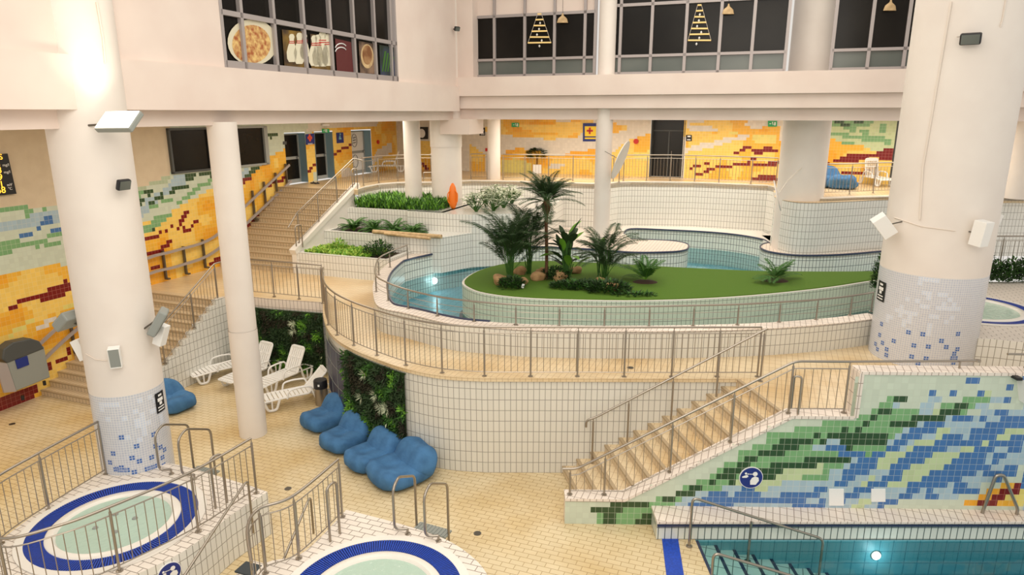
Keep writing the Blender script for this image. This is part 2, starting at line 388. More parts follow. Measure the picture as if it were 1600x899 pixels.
# ------------------------------------------------------------------ mural wall with stepped top
MY0, MYS = 11.80, -.022            # wall face y at x=0, slope
mn = Vector((-MYS, 1, 0)).normalized(); mc = mn.dot(Vector((0, MY0, 0)))
def MW(px, py): return PW(px, py, mn, mc)
mtop = [MW(*p) for p in [(883, 781), (976, 780), (1238, 652), (1335, 643), (1343, 583), (1600, 583)]]
x_l = mtop[0].x
mtop[1].z = mtop[0].z; mtop[3].z = mtop[2].z; mtop[4].x = mtop[3].x+.01; mtop[5].z = mtop[4].z
mtop[5].x = 14
def mural_top(x):
    for a, b in zip(mtop, mtop[1:]):
        if a.x <= x <= b.x: return a.z+(b.z-a.z)*(x-a.x)/max(1e-6, b.x-a.x)
    return mtop[-1].z if x > 14 else mtop[0].z
runs = {}
R1 = (3.596, 920, 580, 15.5, """764:d130-326,g326-358|480:g850-863|525:g748-816,d816-863|555:g712-748,d748-863|585:g676-710,d710-845|615:g605-675,d675-705,g705-775,d775-840|645:g540-575,d575-630,g630-840|675:d500-632,g632-668,p670-863|705:d398-600,p600-660,b660-800,p800-863|735:g362-430,d430-495,g495-530,p530-625,b625-863|765:d130-326,g326-490,p490-560,b560-863|793:d28-192,g192-358|822:g28-92,d92-158,g158-292,d292-358|852:g28-92,d92-158,g158-258,d258-355""")
R2 = (3.908, 1150, 580, 17, """188:g905-938|222:g865-938|258:g822-860,d860-938|294:g745-815,d815-850,g850-938|330:g522-778,d778-808,g808-922,d922-938|366:g372-628,d628-695,g695-735,d735-768,g768-938|400:g185-478,d478-510,g510-548,d548-938|435:g185-255,d255-470,g470-508,d508-543,p543-650,d650-938|468:g105-215,d215-392,g392-465,p465-540,b540-682,d682-718,g718-900,b900-938|500:g30-140,d140-280,g280-605,p605-643,b643-785,g785-822,b822-938|533:g25-60,d60-130,g130-422,d422-710,p710-745,b745-922,p922-938|565:d0-92,g92-205,d205-522,g522-598,d598-705,p705-742,b742-885,p885-938|596:d0-375,y375-522,g522-662,p662-700,b700-842,p842-880,y880-938|630:g0-300,y300-520,g520-588,p588-660,b660-802,p802-870,y870-938|660:g0-160,d160-228,y228-408,g408-583,p583-655,b655-725,p725-800,y800-840,p840-905,b905-938|690:y0-262,p262-615,b615-685,p685-758,y758-795,b795-938|725:p0-42,b42-112,y112-190,p190-470,b470-565,p565-718,b718-825,p825-938|756:b0-142,p142-287,b287-497,p497-650,b650-748,p748-938|787:b0-425,p425-497,b497-560,p560-645,b645-670,p670-745,y745-815,p815-915,b915-938|818:p0-350,b350-525,p525-720,y720-780,p780-845,b845-938""")
R3 = (3.909, 1370, 580, 17.5, """50:b555-632|85:b778-815|120:b318-355,b430-467,b655-693,p693-850|155:g125-198,d198-235,g235-272,p315-420,b572-648,y648-700|189:g45-120,d120-192,p310-380,g530-678,p678-757,b757-830|223:g5-78,d78-112,p112-150,p265-330,b372-410,g410-485,d485-560,g560-600,p600-670|257:d0-108,g108-255,p255-330,y330-370,g370-405,d405-518,g518-555,p620-700,b705-742,p742-778,b778-815,p815-893,b893-899|291:g0-215,d215-435,p435-475,b475-585,p585-622,b622-658,p658-735,b735-899|325:g0-60,d60-245,p245-282,b282-428,p428-655,b655-899|360:g0-165,p165-205,b205-350,p350-385,y385-460,p460-570,b570-798,y798-899|393:d0-87,g87-130,p130-160,b160-270,p270-345,y345-420,b420-527,p527-565,b565-715,y715-830,b830-899|426:d0-80,p80-120,b120-190,p190-228,y228-338,b338-635,y635-705,b705-899|460:g0-40,b40-148,p148-225,y225-297,b297-520,p520-590,y590-700,b700-899|492:b0-105,p105-180,y180-215,b215-435,p435-510,y510-583,b583-732,p732-808,b808-882,p882-899|525:b0-68,y68-175,b175-357,y357-505,b505-690,p690-725,b725-800,p800-899|558:b0-25,y25-130,b130-277,y277-462,b462-645,p645-685,b685-755,p755-899|590:y0-90,b90-200,y200-420,b420-715,p715-785,b785-865|624:p0-85,b85-158,y158-340,b340-595,p595-640,b640-852|656:p0-45,b45-150,y150-262,b262-515,p515-740,b740-775|688:b0-75,y75-180,b180-435,p435-470,b470-545,p545-640,o840-899|718:p0-180,b180-250,p250-288,b288-360,p360-470,b470-612,o762-838,r838-899|752:p0-140,b140-243,p243-318,b318-353,p353-500,b500-535,o680-757,r757-865,Y865-899|783:b0-205,p205-312,b312-385,o638-712,r712-785,Y785-899|815:b0-130,o522-632,r632-742,o742-850,Y850-899""")
mur = []
for sc, ox, oy, hh, txt in (R1, R2, R3):
    for row in txt.split('|'):
        y, rs = row.split(':'); y = float(y)
        for r in rs.split(','):
            a, b = r[1:].split('-'); a, b = float(a), float(b)
            mur.append((r[0], [(ox+a/sc, oy+(y-hh)/sc), (ox+b/sc, oy+(y-hh)/sc), (ox+b/sc, oy+(y+hh)/sc), (ox+a/sc, oy+(y+hh)/sc)]))
def pick_mural(s, z, x, y):
    if x > 1600: return 'b' if vnoise(s*.8+z*1.5, z*2-s*.6, .6) > .5 else 'p'
    return 'w'
mo = Vector((0, MY0, 0)); md = Vector((1, MYS, 0)); md.normalize()
mosaic('wall_mural', mo, md, x_l, x_l+12.5, 0, 3.5, mur, pick_mural, top=lambda s: mural_top(s*md.x))
TH = .28                            # wall thickness behind the face
core = MB(); pts = [(p.x, p.z) for p in mtop]
for (xa, za), (xb_, zb_) in zip(pts, pts[1:]):
    if xb_-xa < .02: continue
    ya, yb = MY0+MYS*xa+.01, MY0+MYS*xb_+.01
    core.add([(xa, ya, 0), (xb_, yb, 0), (xb_, yb+TH, 0), (xa, ya+TH, 0), (xa, ya, za-.02), (xb_, yb, zb_-.02), (xb_, yb+TH, zb_-.02), (xa, ya+TH, za-.02)],
             [(0, 1, 5, 4), (1, 2, 6, 5), (2, 3, 7, 6), (3, 0, 4, 7), (4, 5, 6, 7)])
struct('wall_mural_core', core, M['cop'])
cp = MB()
for (xa, za), (xb_, zb_) in zip(pts, pts[1:]):
    if xb_-xa < .02: continue
    ya, yb = MY0+MYS*xa-.02, MY0+MYS*xb_-.02
    cp.add([(xa, ya, za-.03), (xb_, yb, zb_-.03), (xb_, yb+TH+.06, zb_-.03), (xa, ya+TH+.06, za-.03), (xa, ya, za+.03), (xb_, yb, zb_+.03), (xb_, yb+TH+.06, zb_+.03), (xa, ya+TH+.06, za+.03)],
           [(0, 1, 5, 4), (1, 2, 6, 5), (2, 3, 7, 6), (3, 0, 4, 7), (4, 5, 6, 7)])
cp.box((mtop[3].x+.04, MY0+MYS*mtop[3].x+TH/2, (mtop[3].z+mtop[4].z)/2), (.08, TH+.05, mtop[4].z-mtop[3].z))
struct('mural_coping', cp, M['cop'])

# ------------------------------------------------------------------ middle walkway slab and curved retaining wall
edge_px = [(507, 473), (507, 492), (513, 512), (527, 530), (553, 546), (589, 561), (634, 576), (691, 587), (756, 591)]
edge = [P(x, y, ZM) for x, y in edge_px]
edge = [Vector((p.x, p.y, 0)) for p in spline(edge, 5)]
E_END = Vector((5.35, 13.70, 0)); edge.append(E_END)
SIDE_V = -15.6
br_l = B(-14.1, 16.15); st_c = B(SIDE_V, 15.86)
mid_outer = [B(VL, 15.86), st_c, B(SIDE_V, 16.3), B(-14.1, 16.3)]+edge
land = [Vector((5.38, 12.06, 0)), Vector((6.5, 12.05, 0))]
MYB = MY0+TH
mid_outer += [Vector((5.35, MY0+MYS*5.35+TH, 0)), Vector((14, MY0+MYS*14+TH, 0)), Vector((14, 15.8, 0))]
# river ring, outer face
ring_out_px = [(1372, 537), (1300, 547), (1190, 556), (1060, 560), (960, 560.5), (903, 560), (828, 558), (758, 553), (700, 546), (636, 529)]
ring_out = [P(x, y, ZM) for x, y in ring_out_px]
ring_out += [P(x, y, ZC) for x, y in [(592, 479), (583, 458), (584, 440), (594, 423), (618, 404), (650, 391)]]
ring_out = [Vector((p.x, p.y, 0)) for p in spline(ring_out, 5)]
mb = MB().prism([*mid_outer, B(4.2, 17.4)]+ring_out[0:1]+[p for p in ring_out]+[B(-11.0, 23.5), B(VL, 23.5)], ZM-.05, ZM, bottom=True)
struct('floor_walkway', mb, M['floorm'])
# curved wall below the edge
wl = [B(-14.1, 16.3), edge[0]]+edge[1:]
wall = MB().strip([Vector((p.x, p.y)) for p in edge]+[Vector((5.9, 13.7))], 0, ZM-.03, flip=False)
struct('wall_curved', wall, M['white'])
lip = MB()
eo = []
for i, p in enumerate(edge):
    a = edge[max(i-1, 0)]; b = edge[min(i+1, len(edge)-1)]; t = (b-a).normalized(); eo.append(p+Vector((t.y, -t.x, 0))*.04)
lip.prism([(p.x, p.y) for p in eo]+[(p.x, p.y+.0) for p in [e+Vector((0, .22, 0)) if i > 25 else e+(Vector((-1.0, 18.5, 0))-e).normalized()*.22 for i, e in enumerate(edge)][::-1]], ZM-.07, ZM+.015)
struct('walkway_edge', lip, M['floorm'])
# ring wall body
def inset(path, d):
    out = []
    for i, p in enumerate(path):
        a = path[max(i-1, 0)]; b = path[min(i+1, len(path)-1)]; t = (b-a).normalized(); out.append(p+Vector((t.y, -t.x, 0))*d)
    return out
ring_in = inset(ring_out, .42)
ZW, ZB = 2.20, 1.55               # river water level and (apparent) bottom
rw = MB(); rw.strip(ring_out, ZM-.1, ZC-.02, flip=True); struct('river_wall_outer', rw, M['white'])
rw = MB()
back_in_px = [(650, 403), (700, 393), (760, 387.5), (830, 386), (905, 389), (960, 393), (1000, 395), (1050, 394), (1071, 391), (1076, 386), (1072, 381), (1050, 377), (1010, 375), (985, 374)]
back_in = [Vector((p.x, p.y, 0)) for p in spline([P(x, y, ZC) for x, y in back_in_px], 5)]
ring_in = [p for p in ring_in if not (p.y > 22.6 and p.x < 0)]
ring_full = ring_in+back_in[0:]
rw.strip(ring_full, ZB-.1, ZC, flip=False)
back2_px = [(975, 366), (985, 358), (1040, 359.5), (1100, 362.5), (1150, 367), (1190, 374), (1203, 381)]
back2 = [Vector((p.x, p.y, 0)) for p in spline([P(x, y, ZC) for x, y in back2_px], 4)]
rw.strip(back2, ZB-.1, ZC, flip=False)
rc_px = [(1206, 379), (1192, 382), (1188, 387), (1196, 392), (1214, 396), (1250, 399.5), (1300, 399), (1340, 396.5), (1380, 393), (1430, 391)]
rc = [Vector((p.x, p.y, 0)) for p in spline([P(x, y, ZC) for x, y in rc_px], 4)]
rw.strip(rc, ZB-.1, ZC, flip=False)
struct('river_wall_inner', rw, M['pool'])
cpo = MB().prism([(p.x, p.y) for p in ring_out]+[(p.x, p.y) for p in ([back_in[0]]+ring_in[::-1])], ZC-.05, ZC, bottom=True)
struct('river_coping', cpo, M['cop'])
def dark(path, name):
    m_ = MB().tube([Vector((p.x, p.y, ZC+.005)) for p in path], .035, 6); return struct(name, m_, M['darkline'])
dark(ring_full[len(ring_in)//2:], 'trim_3'); dark(back2, 'trim_5'); dark(rc, 'trim_6')
# river water and bottom
wpoly = [P(575, 520, ZW), P(575, 370, ZW), P(1000, 330, ZW), P(1460, 340, ZW), P(1500, 440, ZW)]
ring_mid = inset(ring_out, .2)
wring = [(p.x, p.y) for p in ring_mid]+[(-1, 25.5), (6, 30), (14, 28), (14, 17)]
tag(MB().prism(wring, ZW-.005, ZW).build('river_water', M['water1']), 'light blue water of the lazy river around the island', 'water', kind='stuff')
struct('river_bottom', MB().prism(wring, ZB-.1, ZB), M['poolb'])

# island with lawn
isl_px = [(722, 440), (735, 452), (765, 460), (820, 466), (900, 469), (1000, 470), (1100, 467), (1200, 460), (1300, 449), (1372, 438), (1450, 430), (1500, 418), (1450, 418), (1365, 424), (1200, 424), (1100, 420), (1020, 416), (930, 411), (850, 408), (790, 412), (745, 424)]
ZI = 3.08
isl = [Vector((p.x, p.y, 0)) for p in spline([P(x, y, ZI) for x, y in isl_px], 4, closed=True)]
imb = MB().prism([(p.x, p.y) for p in isl], ZB-.05, ZI-.03); struct('island', imb, M['isl'])
def offset_loop(lp, d):
    n = len(lp); out = []
    A = sum(lp[i].x*lp[(i+1) % n].y-lp[(i+1) % n].x*lp[i].y for i in range(n)); sg = 1 if A > 0 else -1
    for i in range(n):
        t = (lp[(i+1) % n]-lp[i-1]).normalized(); out.append(lp[i]+Vector((t.y, -t.x, 0))*d*sg)
    return out
li = offset_loop(isl, -.07)
struct('island_rim', MB().prism([(p.x, p.y) for p in isl], ZI-.03, ZI-.005, holes=[[(p.x, p.y) for p in li]]), M['lip'])
lawn = MB().prism([(p.x, p.y) for p in li], ZI-.03, ZI+.02).build('lawn', M['grass'])
tag(lawn, 'bright green artificial grass covering the river island', 'grass', kind='stuff')
# base band at waterline of the island
bnd = offset_loop(isl, .10); struct('trim_7', MB().prism([(p.x, p.y) for p in bnd], ZB, ZW-.10), M['darkline'])

# ------------------------------------------------------------------ stairs
def stairs(name, corner, du, dv, n, tread, rise, z0, depth_u, width, mats=(M['stair'], M['nosing'])):
    mb = MB()
    for i in range(n):
        u0 = corner+du*(i*tread); z1 = z0+rise*(i+1); a = u0; b = u0+dv*width; c = u0+dv*width+du*((n-i)*tread); d = u0+du*((n-i)*tread)
        zb_ = max(0, z1-rise)
        ps = [a, b, c, d]
        c0 = (a+b+c+d)/4
        if i == n-1: c, d = b+du*tread, a+du*tread
        mb.strip([a, b], zb_, z1-.04, mi=0); mb.strip([a-du*.015, b-du*.015], z1-.04, z1, mi=1)
        e, f_ = b+du*.05, a+du*.05
        mb.add([(a.x-du.x*.015, a.y-du.y*.015, z1), (b.x-du.x*.015, b.y-du.y*.015, z1), (e.x, e.y, z1), (f_.x, f_.y, z1)], [(0, 1, 2, 3)], mi=1)
        g_, h_ = b+du*tread, a+du*tread
        mb.add([(f_.x, f_.y, z1), (e.x, e.y, z1), (g_.x, g_.y, z1), (h_.x, h_.y, z1)], [(0, 1, 2, 3)], mi=0)
        mb.add([(a.x, a.y, z0), (h_.x, h_.y, z0), (h_.x, h_.y, z1), (a.x, a.y, z1)], [(0, 1, 2, 3)])
        mb.add([(b.x, b.y, z0), (g_.x, g_.y, z0), (g_.x, g_.y, z1), (b.x, b.y, z1)], [(3, 2, 1, 0)])
    return struct(name, mb, list(mats))
# lower left flight (12 treads), upper left flight (15 risers)
stairs('stairs_lower_left', B(VL, 12.2), UA, VA, 13, (15.86-12.2)/13, ZM/13, 0, 0, SIDE_V-VL)
stairs('stairs_upper_left', B(VL, 19.4), UA, VA, 15, (23.25-19.4)/15, (ZU-ZM)/15, ZM, 0, -15.55-VL)
# stepped white side wall of lower flight
sd = MB()
n = 13; tr = (15.86-12.2)/13; ri = ZM/13
for i in range(n):
    u0 = 12.2+i*tr; u1 = u0+tr; z = ri*(i+1)+.02
    vv = SIDE_V
    p0, p1, p2, p3 = B(vv, u0), B(vv+.14, u0), B(vv+.14, u1), B(vv, u1)
    sd.prism([(q.x, q.y) for q in (p0, p1, p2, p3)], 0, z)
p0, p1, p2, p3 = B(SIDE_V, 15.86), B(SIDE_V+.14, 15.86), B(SIDE_V+.14, 16.35), B(SIDE_V, 16.35)
sd.prism([(q.x, q.y) for q in (p0, p1, p2, p3)], 0, ZM)
struct('wall_stair_side', sd, M['whitew'])
# bridge front fascia and wall below (behind the loungers)
bf = MB(); a, b, c = B(SIDE_V, 16.3), B(-14.1, 16.3), edge[0]
bf.strip([a, b, c], 0, ZM-.30, mi=0); bf.strip([a+Vector((0, -.02, 0)), b+Vector((0, -.02, 0)), c+Vector((0, -.02, 0))], ZM-.30, ZM+.01, mi=1)
struct('wall_below_bridge', bf, [M['whitew'], M['cop']])
# right stairs between curved wall and mural wall, rising to +x, slightly angled treads
rs = MB(); nR = 13; x0s, x1s = 1.35, 5.35; trd = (x1s-x0s)/nR; ris = ZM/nR
for i in range(nR):
    xa = x0s+i*trd; xb_ = xa+trd; z = ris*(i+1); y0, y1 = MY0+TH+MYS*xa, 13.72; sh = -.22
    A_, B_, C_, D_ = (xa+.10, y0), (xa+sh, y1), (xb_+sh, y1), (xb_+.10, y0)
    if i == nR-1: C_, D_ = (5.35, y1), (5.35, y0)
    rs.strip([B_, A_], z-ris, z-.04, mi=0); rs.strip([(B_[0]-.015, B_[1]), (A_[0]-.015, A_[1])], z-.04, z, mi=1)
    e = (A_[0]+.06, A_[1]); f_ = (B_[0]+.06, B_[1])
    rs.add([(B_[0]-.015, B_[1], z), (A_[0]-.015, A_[1], z), (e[0], e[1], z), (f_[0], f_[1], z)], [(0, 1, 2, 3)], mi=1)
    rs.add([(f_[0], f_[1], z), (e[0], e[1], z), (D_[0], D_[1], z), (C_[0], C_[1], z)], [(0, 1, 2, 3)], mi=2)
struct('stairs_right', rs, [M['stair'], M['nosing'], M['floorm']])

# ------------------------------------------------------------------ left wall with mosaic, windows, doors
wn = VA.copy(); lw = lambda x, y: PW(x, y, wn, VL)
def su(x, y): return lw(x, y).dot(UA)
LW = []
def add(k, *polys):
    for p in polys: LW.append((k, p))
add('w', [(-300, 450), (0, 432), (105, 412), (200, 352), (234, 345), (268, 331), (297, 313), (330, 296), (372, 290), (402, 264), (420, 246), (450, 230), (480, 225), (490, 200), (490, 150), (-300, 150)])
add('g', [(-100, 326), (38, 318), (38, 330), (-100, 340)], [(38, 322), (54, 325), (52, 350), (32, 355), (34, 346), (42, 344), (40, 330)], [(54, 330), (75, 326), (75, 330), (54, 334)])
add('p', [(-60, 355), (30, 345), (55, 335), (92, 328), (94, 347), (50, 356), (-60, 378)])
add('b', [(28, 364), (52, 360), (54, 367), (30, 370)], [(52, 355), (70, 345), (70, 340), (82, 338), (88, 345), (75, 352), (55, 360)], [(75, 363), (85, 356), (95, 355), (96, 364), (75, 368)], [(100, 408), (104, 407), (104, 412), (100, 412)])
add('g', [(-60, 386), (52, 374), (70, 370), (96, 363), (98, 370), (70, 376), (60, 392), (52, 392), (52, 384), (20, 390), (18, 398), (-60, 404)], [(70, 376), (98, 376), (98, 383), (70, 385)])
add('r', [(12, 483), (25, 472), (36, 465), (57, 460), (70, 464), (72, 452), (100, 440), (103, 436), (107, 436), (112, 445), (112, 453), (95, 465), (68, 473), (62, 468), (40, 470), (26, 482), (14, 487)])
add('r', [(75, 568), (83, 566), (84, 576), (75, 578)], [(90, 565), (100, 556), (104, 560), (94, 572)], [(98, 552), (110, 538), (114, 546), (106, 556)], [(-200, 690), (-200, 655), (0, 622), (60, 598), (62, 612), (0, 660)])
add('W', [(53, 515), (90, 488), (92, 500), (60, 518)]); add('Y', [(8, 525), (50, 498), (56, 500), (12, 530)], [(100, 478), (118, 470), (118, 480), (100, 486)])
add('g', [(196, 300), (216, 298), (228, 300), (215, 312), (196, 316)])
add('q', [(196, 300), (215, 294), (268, 272), (268, 282), (240, 290), (215, 300)])
add('p', [(205, 347), (205, 332), (222, 325), (228, 312), (245, 303), (262, 292), (270, 274), (288, 272), (290, 287), (270, 300), (250, 312), (236, 325), (222, 340)])
for w, pts_ in [(5, [(228, 301), (240, 300)]), (5, [(216, 311), (233, 308)]), (6, [(221, 314), (219, 322)]), (5, [(203, 328), (217, 326)]), (6, [(236, 317), (244, 312), (253, 306)]), (5, [(265, 305), (271, 301), (273, 293), (292, 290)])]: add('d', *stroke(w, pts_))
add('d', [(288, 272), (308, 270), (303, 284), (296, 284), (288, 282)], [(310, 272), (331, 270), (331, 277), (318, 275)])
for w, pts_ in [(4, [(232, 324), (247, 322)]), (6, [(251, 315), (268, 310)]), (6, [(278, 317), (300, 303), (312, 291), (332, 283)])]: add('g', *stroke(w, pts_))
add('g', [(208, 374), (208, 358), (235, 352), (243, 338), (268, 333), (266, 340), (244, 358), (240, 362), (218, 365)]); add('d', [(233, 362), (244, 352), (244, 360), (233, 362)])
for w, pts_ in [(4, [(213, 380), (224, 374), (248, 369), (249, 363)]), (6, [(200, 409), (215, 405), (237, 396), (260, 386), (267, 375)]), (5, [(260, 360), (270, 354)]), (4, [(275, 362), (284, 350), (288, 363), (297, 358), (303, 350), (310, 341)]), (5, [(238, 421), (249, 419)]), (4, [(256, 401), (263, 398)]), (4, [(219, 436), (229, 433)])]: add('r', *stroke(w, pts_))
add('r', [(277, 347), (277, 340), (285, 340), (286, 335), (291, 330), (296, 328), (297, 332), (291, 338), (290, 346)], [(322, 420), (330, 410), (340, 400), (347, 398), (347, 408), (336, 414)])
add('d', [(418, 208), (430, 206), (437, 208), (424, 216), (420, 215)]); add('d', *stroke(7, [(386, 275), (392, 268), (402, 263)])); add('p', [(365, 275), (388, 262), (390, 270), (365, 290)])
for w, pts_ in [(6, [(381, 283), (390, 278)]), (5, [(421, 289), (435, 284), (450, 276)]), (6, [(385, 357), (394, 350), (398, 345), (408, 335), (414, 328), (426, 322)]), (5, [(483, 270), (488, 261), (496, 253)]), (4, [(524, 241), (532, 234), (550, 227)])]: add('r', *stroke(w, pts_))
add('w', [(488, 288), (490, 272), (500, 258), (500, 288)]); add('W', [(532, 284), (534, 265), (545, 262), (553, 270), (553, 284)], [(578, 262), (588, 235), (612, 222), (612, 238), (590, 250)], [(480, 205), (530, 200), (590, 197), (590, 180), (480, 180)])
# paint boundary (above: plain beige)
pb_x = [(-300, 345), (0, 322), (38, 318), (40, 323), (54, 325), (90, 323), (200, 298), (215, 292), (228, 290), (250, 280), (262, 274), (268, 270), (268, 190), (330, 190), (330, 268)]
paint_poly = [(-400, -100), (-400, 345)]+pb_x[:13]+[(331, 190), (331, -100)]
add(len(KEYS), paint_poly); add(len(KEYS), [(329, -100), (329, 267), (366, 262), (366, -100)][:0] or [(0, 0), (0, 1), (1, 0)])
doors = []
for (xn, xf, yt, yb, xr) in [(450, 483, 209, 289, 467), (497, 524, 206, 285, 520), (552, 584, 203, 276, 572)]:
    u0, u1 = su(xn, yb), su(xf, yb-4); zt = lw(xn, yt).z
    doors.append((u0, min(u1, u0+1.75), 6.95, xr))
def skip_l(s, z):
    for u0, u1, zt, xr in doors:
        if u0 < s < u1 and ZU-.1 < z < zt: return True
    if s > 15.86 and s < 19.4 and z < ZM-.2: return True
    if s >= 23.25 and z < ZU-.13: return True
    return False
mosaic('wall_left', B(VL, 0), UA, 8.0, 33.0, 0, 7.625, LW, lambda s, z, x, y: pick_o(s, z), skip=skip_l, extra=[M['paintb']], flip=False)
for i, (u0, u1, zt, xr) in enumerate(doors):
    D = .45; dm = MB(); v1 = VL-D
    q = [B(VL, u0), B(v1, u0), B(v1, u1), B(VL, u1)]
    root = thing('door_%d' % (i+1), None, None, B(VL, u0, ZU), kind='structure')
    j = MB(); j.strip([q[3], q[2]], ZU, zt, flip=False); j.strip([q[2], q[3]], ZU, zt)
    j.strip([q[0], q[1]], ZU, zt); j.strip([q[1], q[0]], ZU, zt)
    j.add([(q[k].x, q[k].y, zt) for k in range(4)], [(0, 1, 2, 3)]); j.build('door_reveal', M['jamb'], root)
    f = MB(); w = .07; vd = v1+.03
    def bar(ua, ub, za, zb, m_): m_.box(B(vd, (ua+ub)/2, (za+zb)/2), (.06, abs(ub-ua), zb-za), rz=-AZ)
    for (ua, ub, za, zb) in [(u0, u0+w, ZU, zt), (u1-w, u1, ZU, zt), (u0, u1, zt-w, zt), (u0+w, u1-w, ZU, ZU+.16), (u0+w, u1-w, ZU+1.0, ZU+1.12)]: bar(ua, ub, za, zb, f)
    f.build('door_frame', M['doorf'], root)
    gl = MB(); bar(u0+w, u1-w, ZU+.05, zt-.05, gl); 
    for v_ in gl.v[:0]: pass
    g2 = MB().box(B(vd-.02, (u0+u1)/2, (ZU+zt)/2), (.02, u1-u0-.1, zt-ZU-.1), rz=-AZ)
    g2.build('door_panel', M['wsign'] if i == 2 else M['glass'], root)
    MB().tube([B(vd+.08, u1-.25, ZU+1.0), B(vd+.08, u1-.25, ZU+1.12), B(vd+.08, u1-.12, ZU+1.12)], .018, 6).build('door_handle', M['gd'], root)
    if i == 2:
        a = MB()
        for (cu, cz, r_) in ((.5, 1.62, .26), (.5, .62, .26)):
            cu = u0+(u1-u0)*.5
            a.tube([B(vd+.02, cu+math.cos(t*math.pi/8)*r_*.9, ZU+cz+math.sin(t*math.pi/8)*r_*1.2) for t in range(17)], .012, 4)
        for k in range(3): a.beam(B(vd+.02, (u0+u1)/2-.12, ZU+1.50+k*.12), B(vd+.02, (u0+u1)/2+.12, ZU+1.53+k*.12), .02, .03)
        a.build('door_print', M['gd'], root)
# windows high in left wall
for i, (ua, ub) in enumerate([(17.68, 19.5), (20.8, 22.46)]):
    root = thing('window_%d' % (i+1), None, None, B(VL, ua, 5.78), kind='structure'); z0, z1 = 5.80, 7.29
    MB().box(B(VL-.02, (ua+ub)/2, (z0+z1)/2), (.06, ub-ua-.08, z1-z0-.08), rz=-AZ).build('window_pane', M['glass'], root)
    f = MB()
    for (c, d) in [((ua+.04, (z0+z1)/2), (.08, z1-z0)), ((ub-.04, (z0+z1)/2), (.08 if i == 0 else .2, z1-z0)), (((ua+ub)/2, z0+.03), (ub-ua, .07)), (((ua+ub)/2, z1-.03), (ub-ua, .07))]:
        f.box(B(VL+.03, c[0], c[1]), (.14, d[0], d[1]), rz=-AZ)
    f.build('window_frame', M['doorf'] if i else M['gd'], root)

# ------------------------------------------------------------------ gallery floor, back wall, terraces
gal_edge_px = [(559, 297), (569, 293.5), (591, 289), (620, 286.5), (689, 285.5), (735, 283), (800, 284), (927, 288), (952, 287.5), (967, 285.5), (985, 285), (1085, 286), (1200, 290.5), (1212, 293)]
gal = [P(x, y, ZU) for x, y in gal_edge_px]; gal = [Vector((p.x, p.y, 0)) for p in gal]
gr_px = [(1213, 303), (1245, 310), (1290, 311), (1345, 309), (1400, 308), (1450, 308), (1640, 309)]
gr = [P(x, y, ZU) for x, y in gr_px]; gr = [Vector((p.x, p.y, 0)) for p in gr]
gfl = [B(VL, 23.25), B(-15.5, 23.25)]+gal+gr+[B(14, 33.2), B(VL, 33.2)]
struct('floor_gallery', MB().prism([(p.x, p.y) for p in gfl], ZU-.2, ZU, bottom=True), M['floorm'])
ge = MB().prism([(p.x, p.y) for p in gal]+[(p.x-.02, p.y+.3) for p in gal[::-1]], ZU-.12, ZU+.03, bottom=True); struct('gallery_coping', ge, M['lip'])
ge = MB().prism([(p.x, p.y) for p in gr]+[(p.x-.02, p.y+.3) for p in gr[::-1]], ZU-.12, ZU+.03, bottom=True); struct('gallery_coping_right', ge, M['lip'])
# white curved wall below gallery edge
w1 = MB(); w1.strip(gal, 2.0, ZU-.10); struct('wall_river_back', w1, M['whitew'])
rwl = [P(x, y, ZC) for x, y in [(1205, 379), (1203, 384), (1214, 391), (1235, 397), (1262, 398.5), (1290, 397), (1330, 394), (1372, 391), (1440, 389), (1520, 388), (1640, 388)]]
rwl = [Vector((p.x, p.y, 0)) for p in spline(rwl, 4)]
w2 = MB(); w2.strip(rwl, ZC-.3, ZU-.08); 
struct('wall_terrace_right', w2, M['whitew'])
rtop = MB().prism([(p.x, p.y) for p in rwl]+[(18, 24.8), (18, 27.5), (10.5, 27.5)], ZU-.1, ZU-.08); struct('terrace_right_top', rtop, M['floorm'])
# coping strips at river level: peninsula and right coping
pen = [(p.x, p.y) for p in back_in]+[(P(960, 352, ZC).x, P(960, 352, ZC).y), (-2.2, 29.5), (-3.6, 25.0)]
struct('river_peninsula', MB().prism(pen, ZC-.1, ZC+.01), M['cop'])
fil = [P(x, y, ZC) for x, y in [(1186, 366), (1230, 364), (1226, 386), (1204, 386), (1199, 379), (1192, 375)]]
struct('river_corner', MB().prism([(p.x, p.y) for p in fil], ZB, ZC+.005), M['lip'])
rcp = [(p.x, p.y) for p in rc]+[(16, 24.6), (16, 27), (10.2, 27.5)]
struct('river_coping_right', MB().prism(rcp, ZC-.1, ZC+.01), M['cop'])
b2 = [(p.x, p.y) for p in back2]+[(10.6, 27.6), (10.6, 31), (4.8, 31)]
struct('river_coping_back', MB().prism(b2, ZC-.1, ZC+.01), M['lip'])
# extra ground at coping level joining peninsula and terraces
# terraces (planters)
def ubox(name, v0, v1, u0, u1, z0, z1, m_, mt=None):
    mb = MB(); q = [B(v0, u0), B(v1, u0), B(v1, u1), B(v0, u1)]
    mb.prism([(p.x, p.y) for p in q], z0, z1); return struct(name, mb, m_)
def planter(name, v0, v1, u0, u1, z0, z1, wt=.16, soil=-.10):
    mb = MB(); q = [B(v0, u0), B(v1, u0), B(v1, u1), B(v0, u1)]; qi = [B(v0+wt, u0+wt), B(v1-wt, u0+wt), B(v1-wt, u1-.02), B(v0+wt, u1-.02)]
    mb.prism([(p.x, p.y) for p in q], z0, z1-.0, holes=[[(p.x, p.y) for p in qi]]); o = struct(name, mb, M['whitew'])
    s_ = MB().prism([(p.x, p.y) for p in qi], z0, z1+soil); tag(s_.build('planter_soil', M['soil'], parent=o)); return o
planter('planter_front', -15.4, -11.7, 19.45, 21.1, ZM, 3.02)
planter('planter_middle', -15.4, -11.7, 21.1, 22.7, ZM, 3.54)
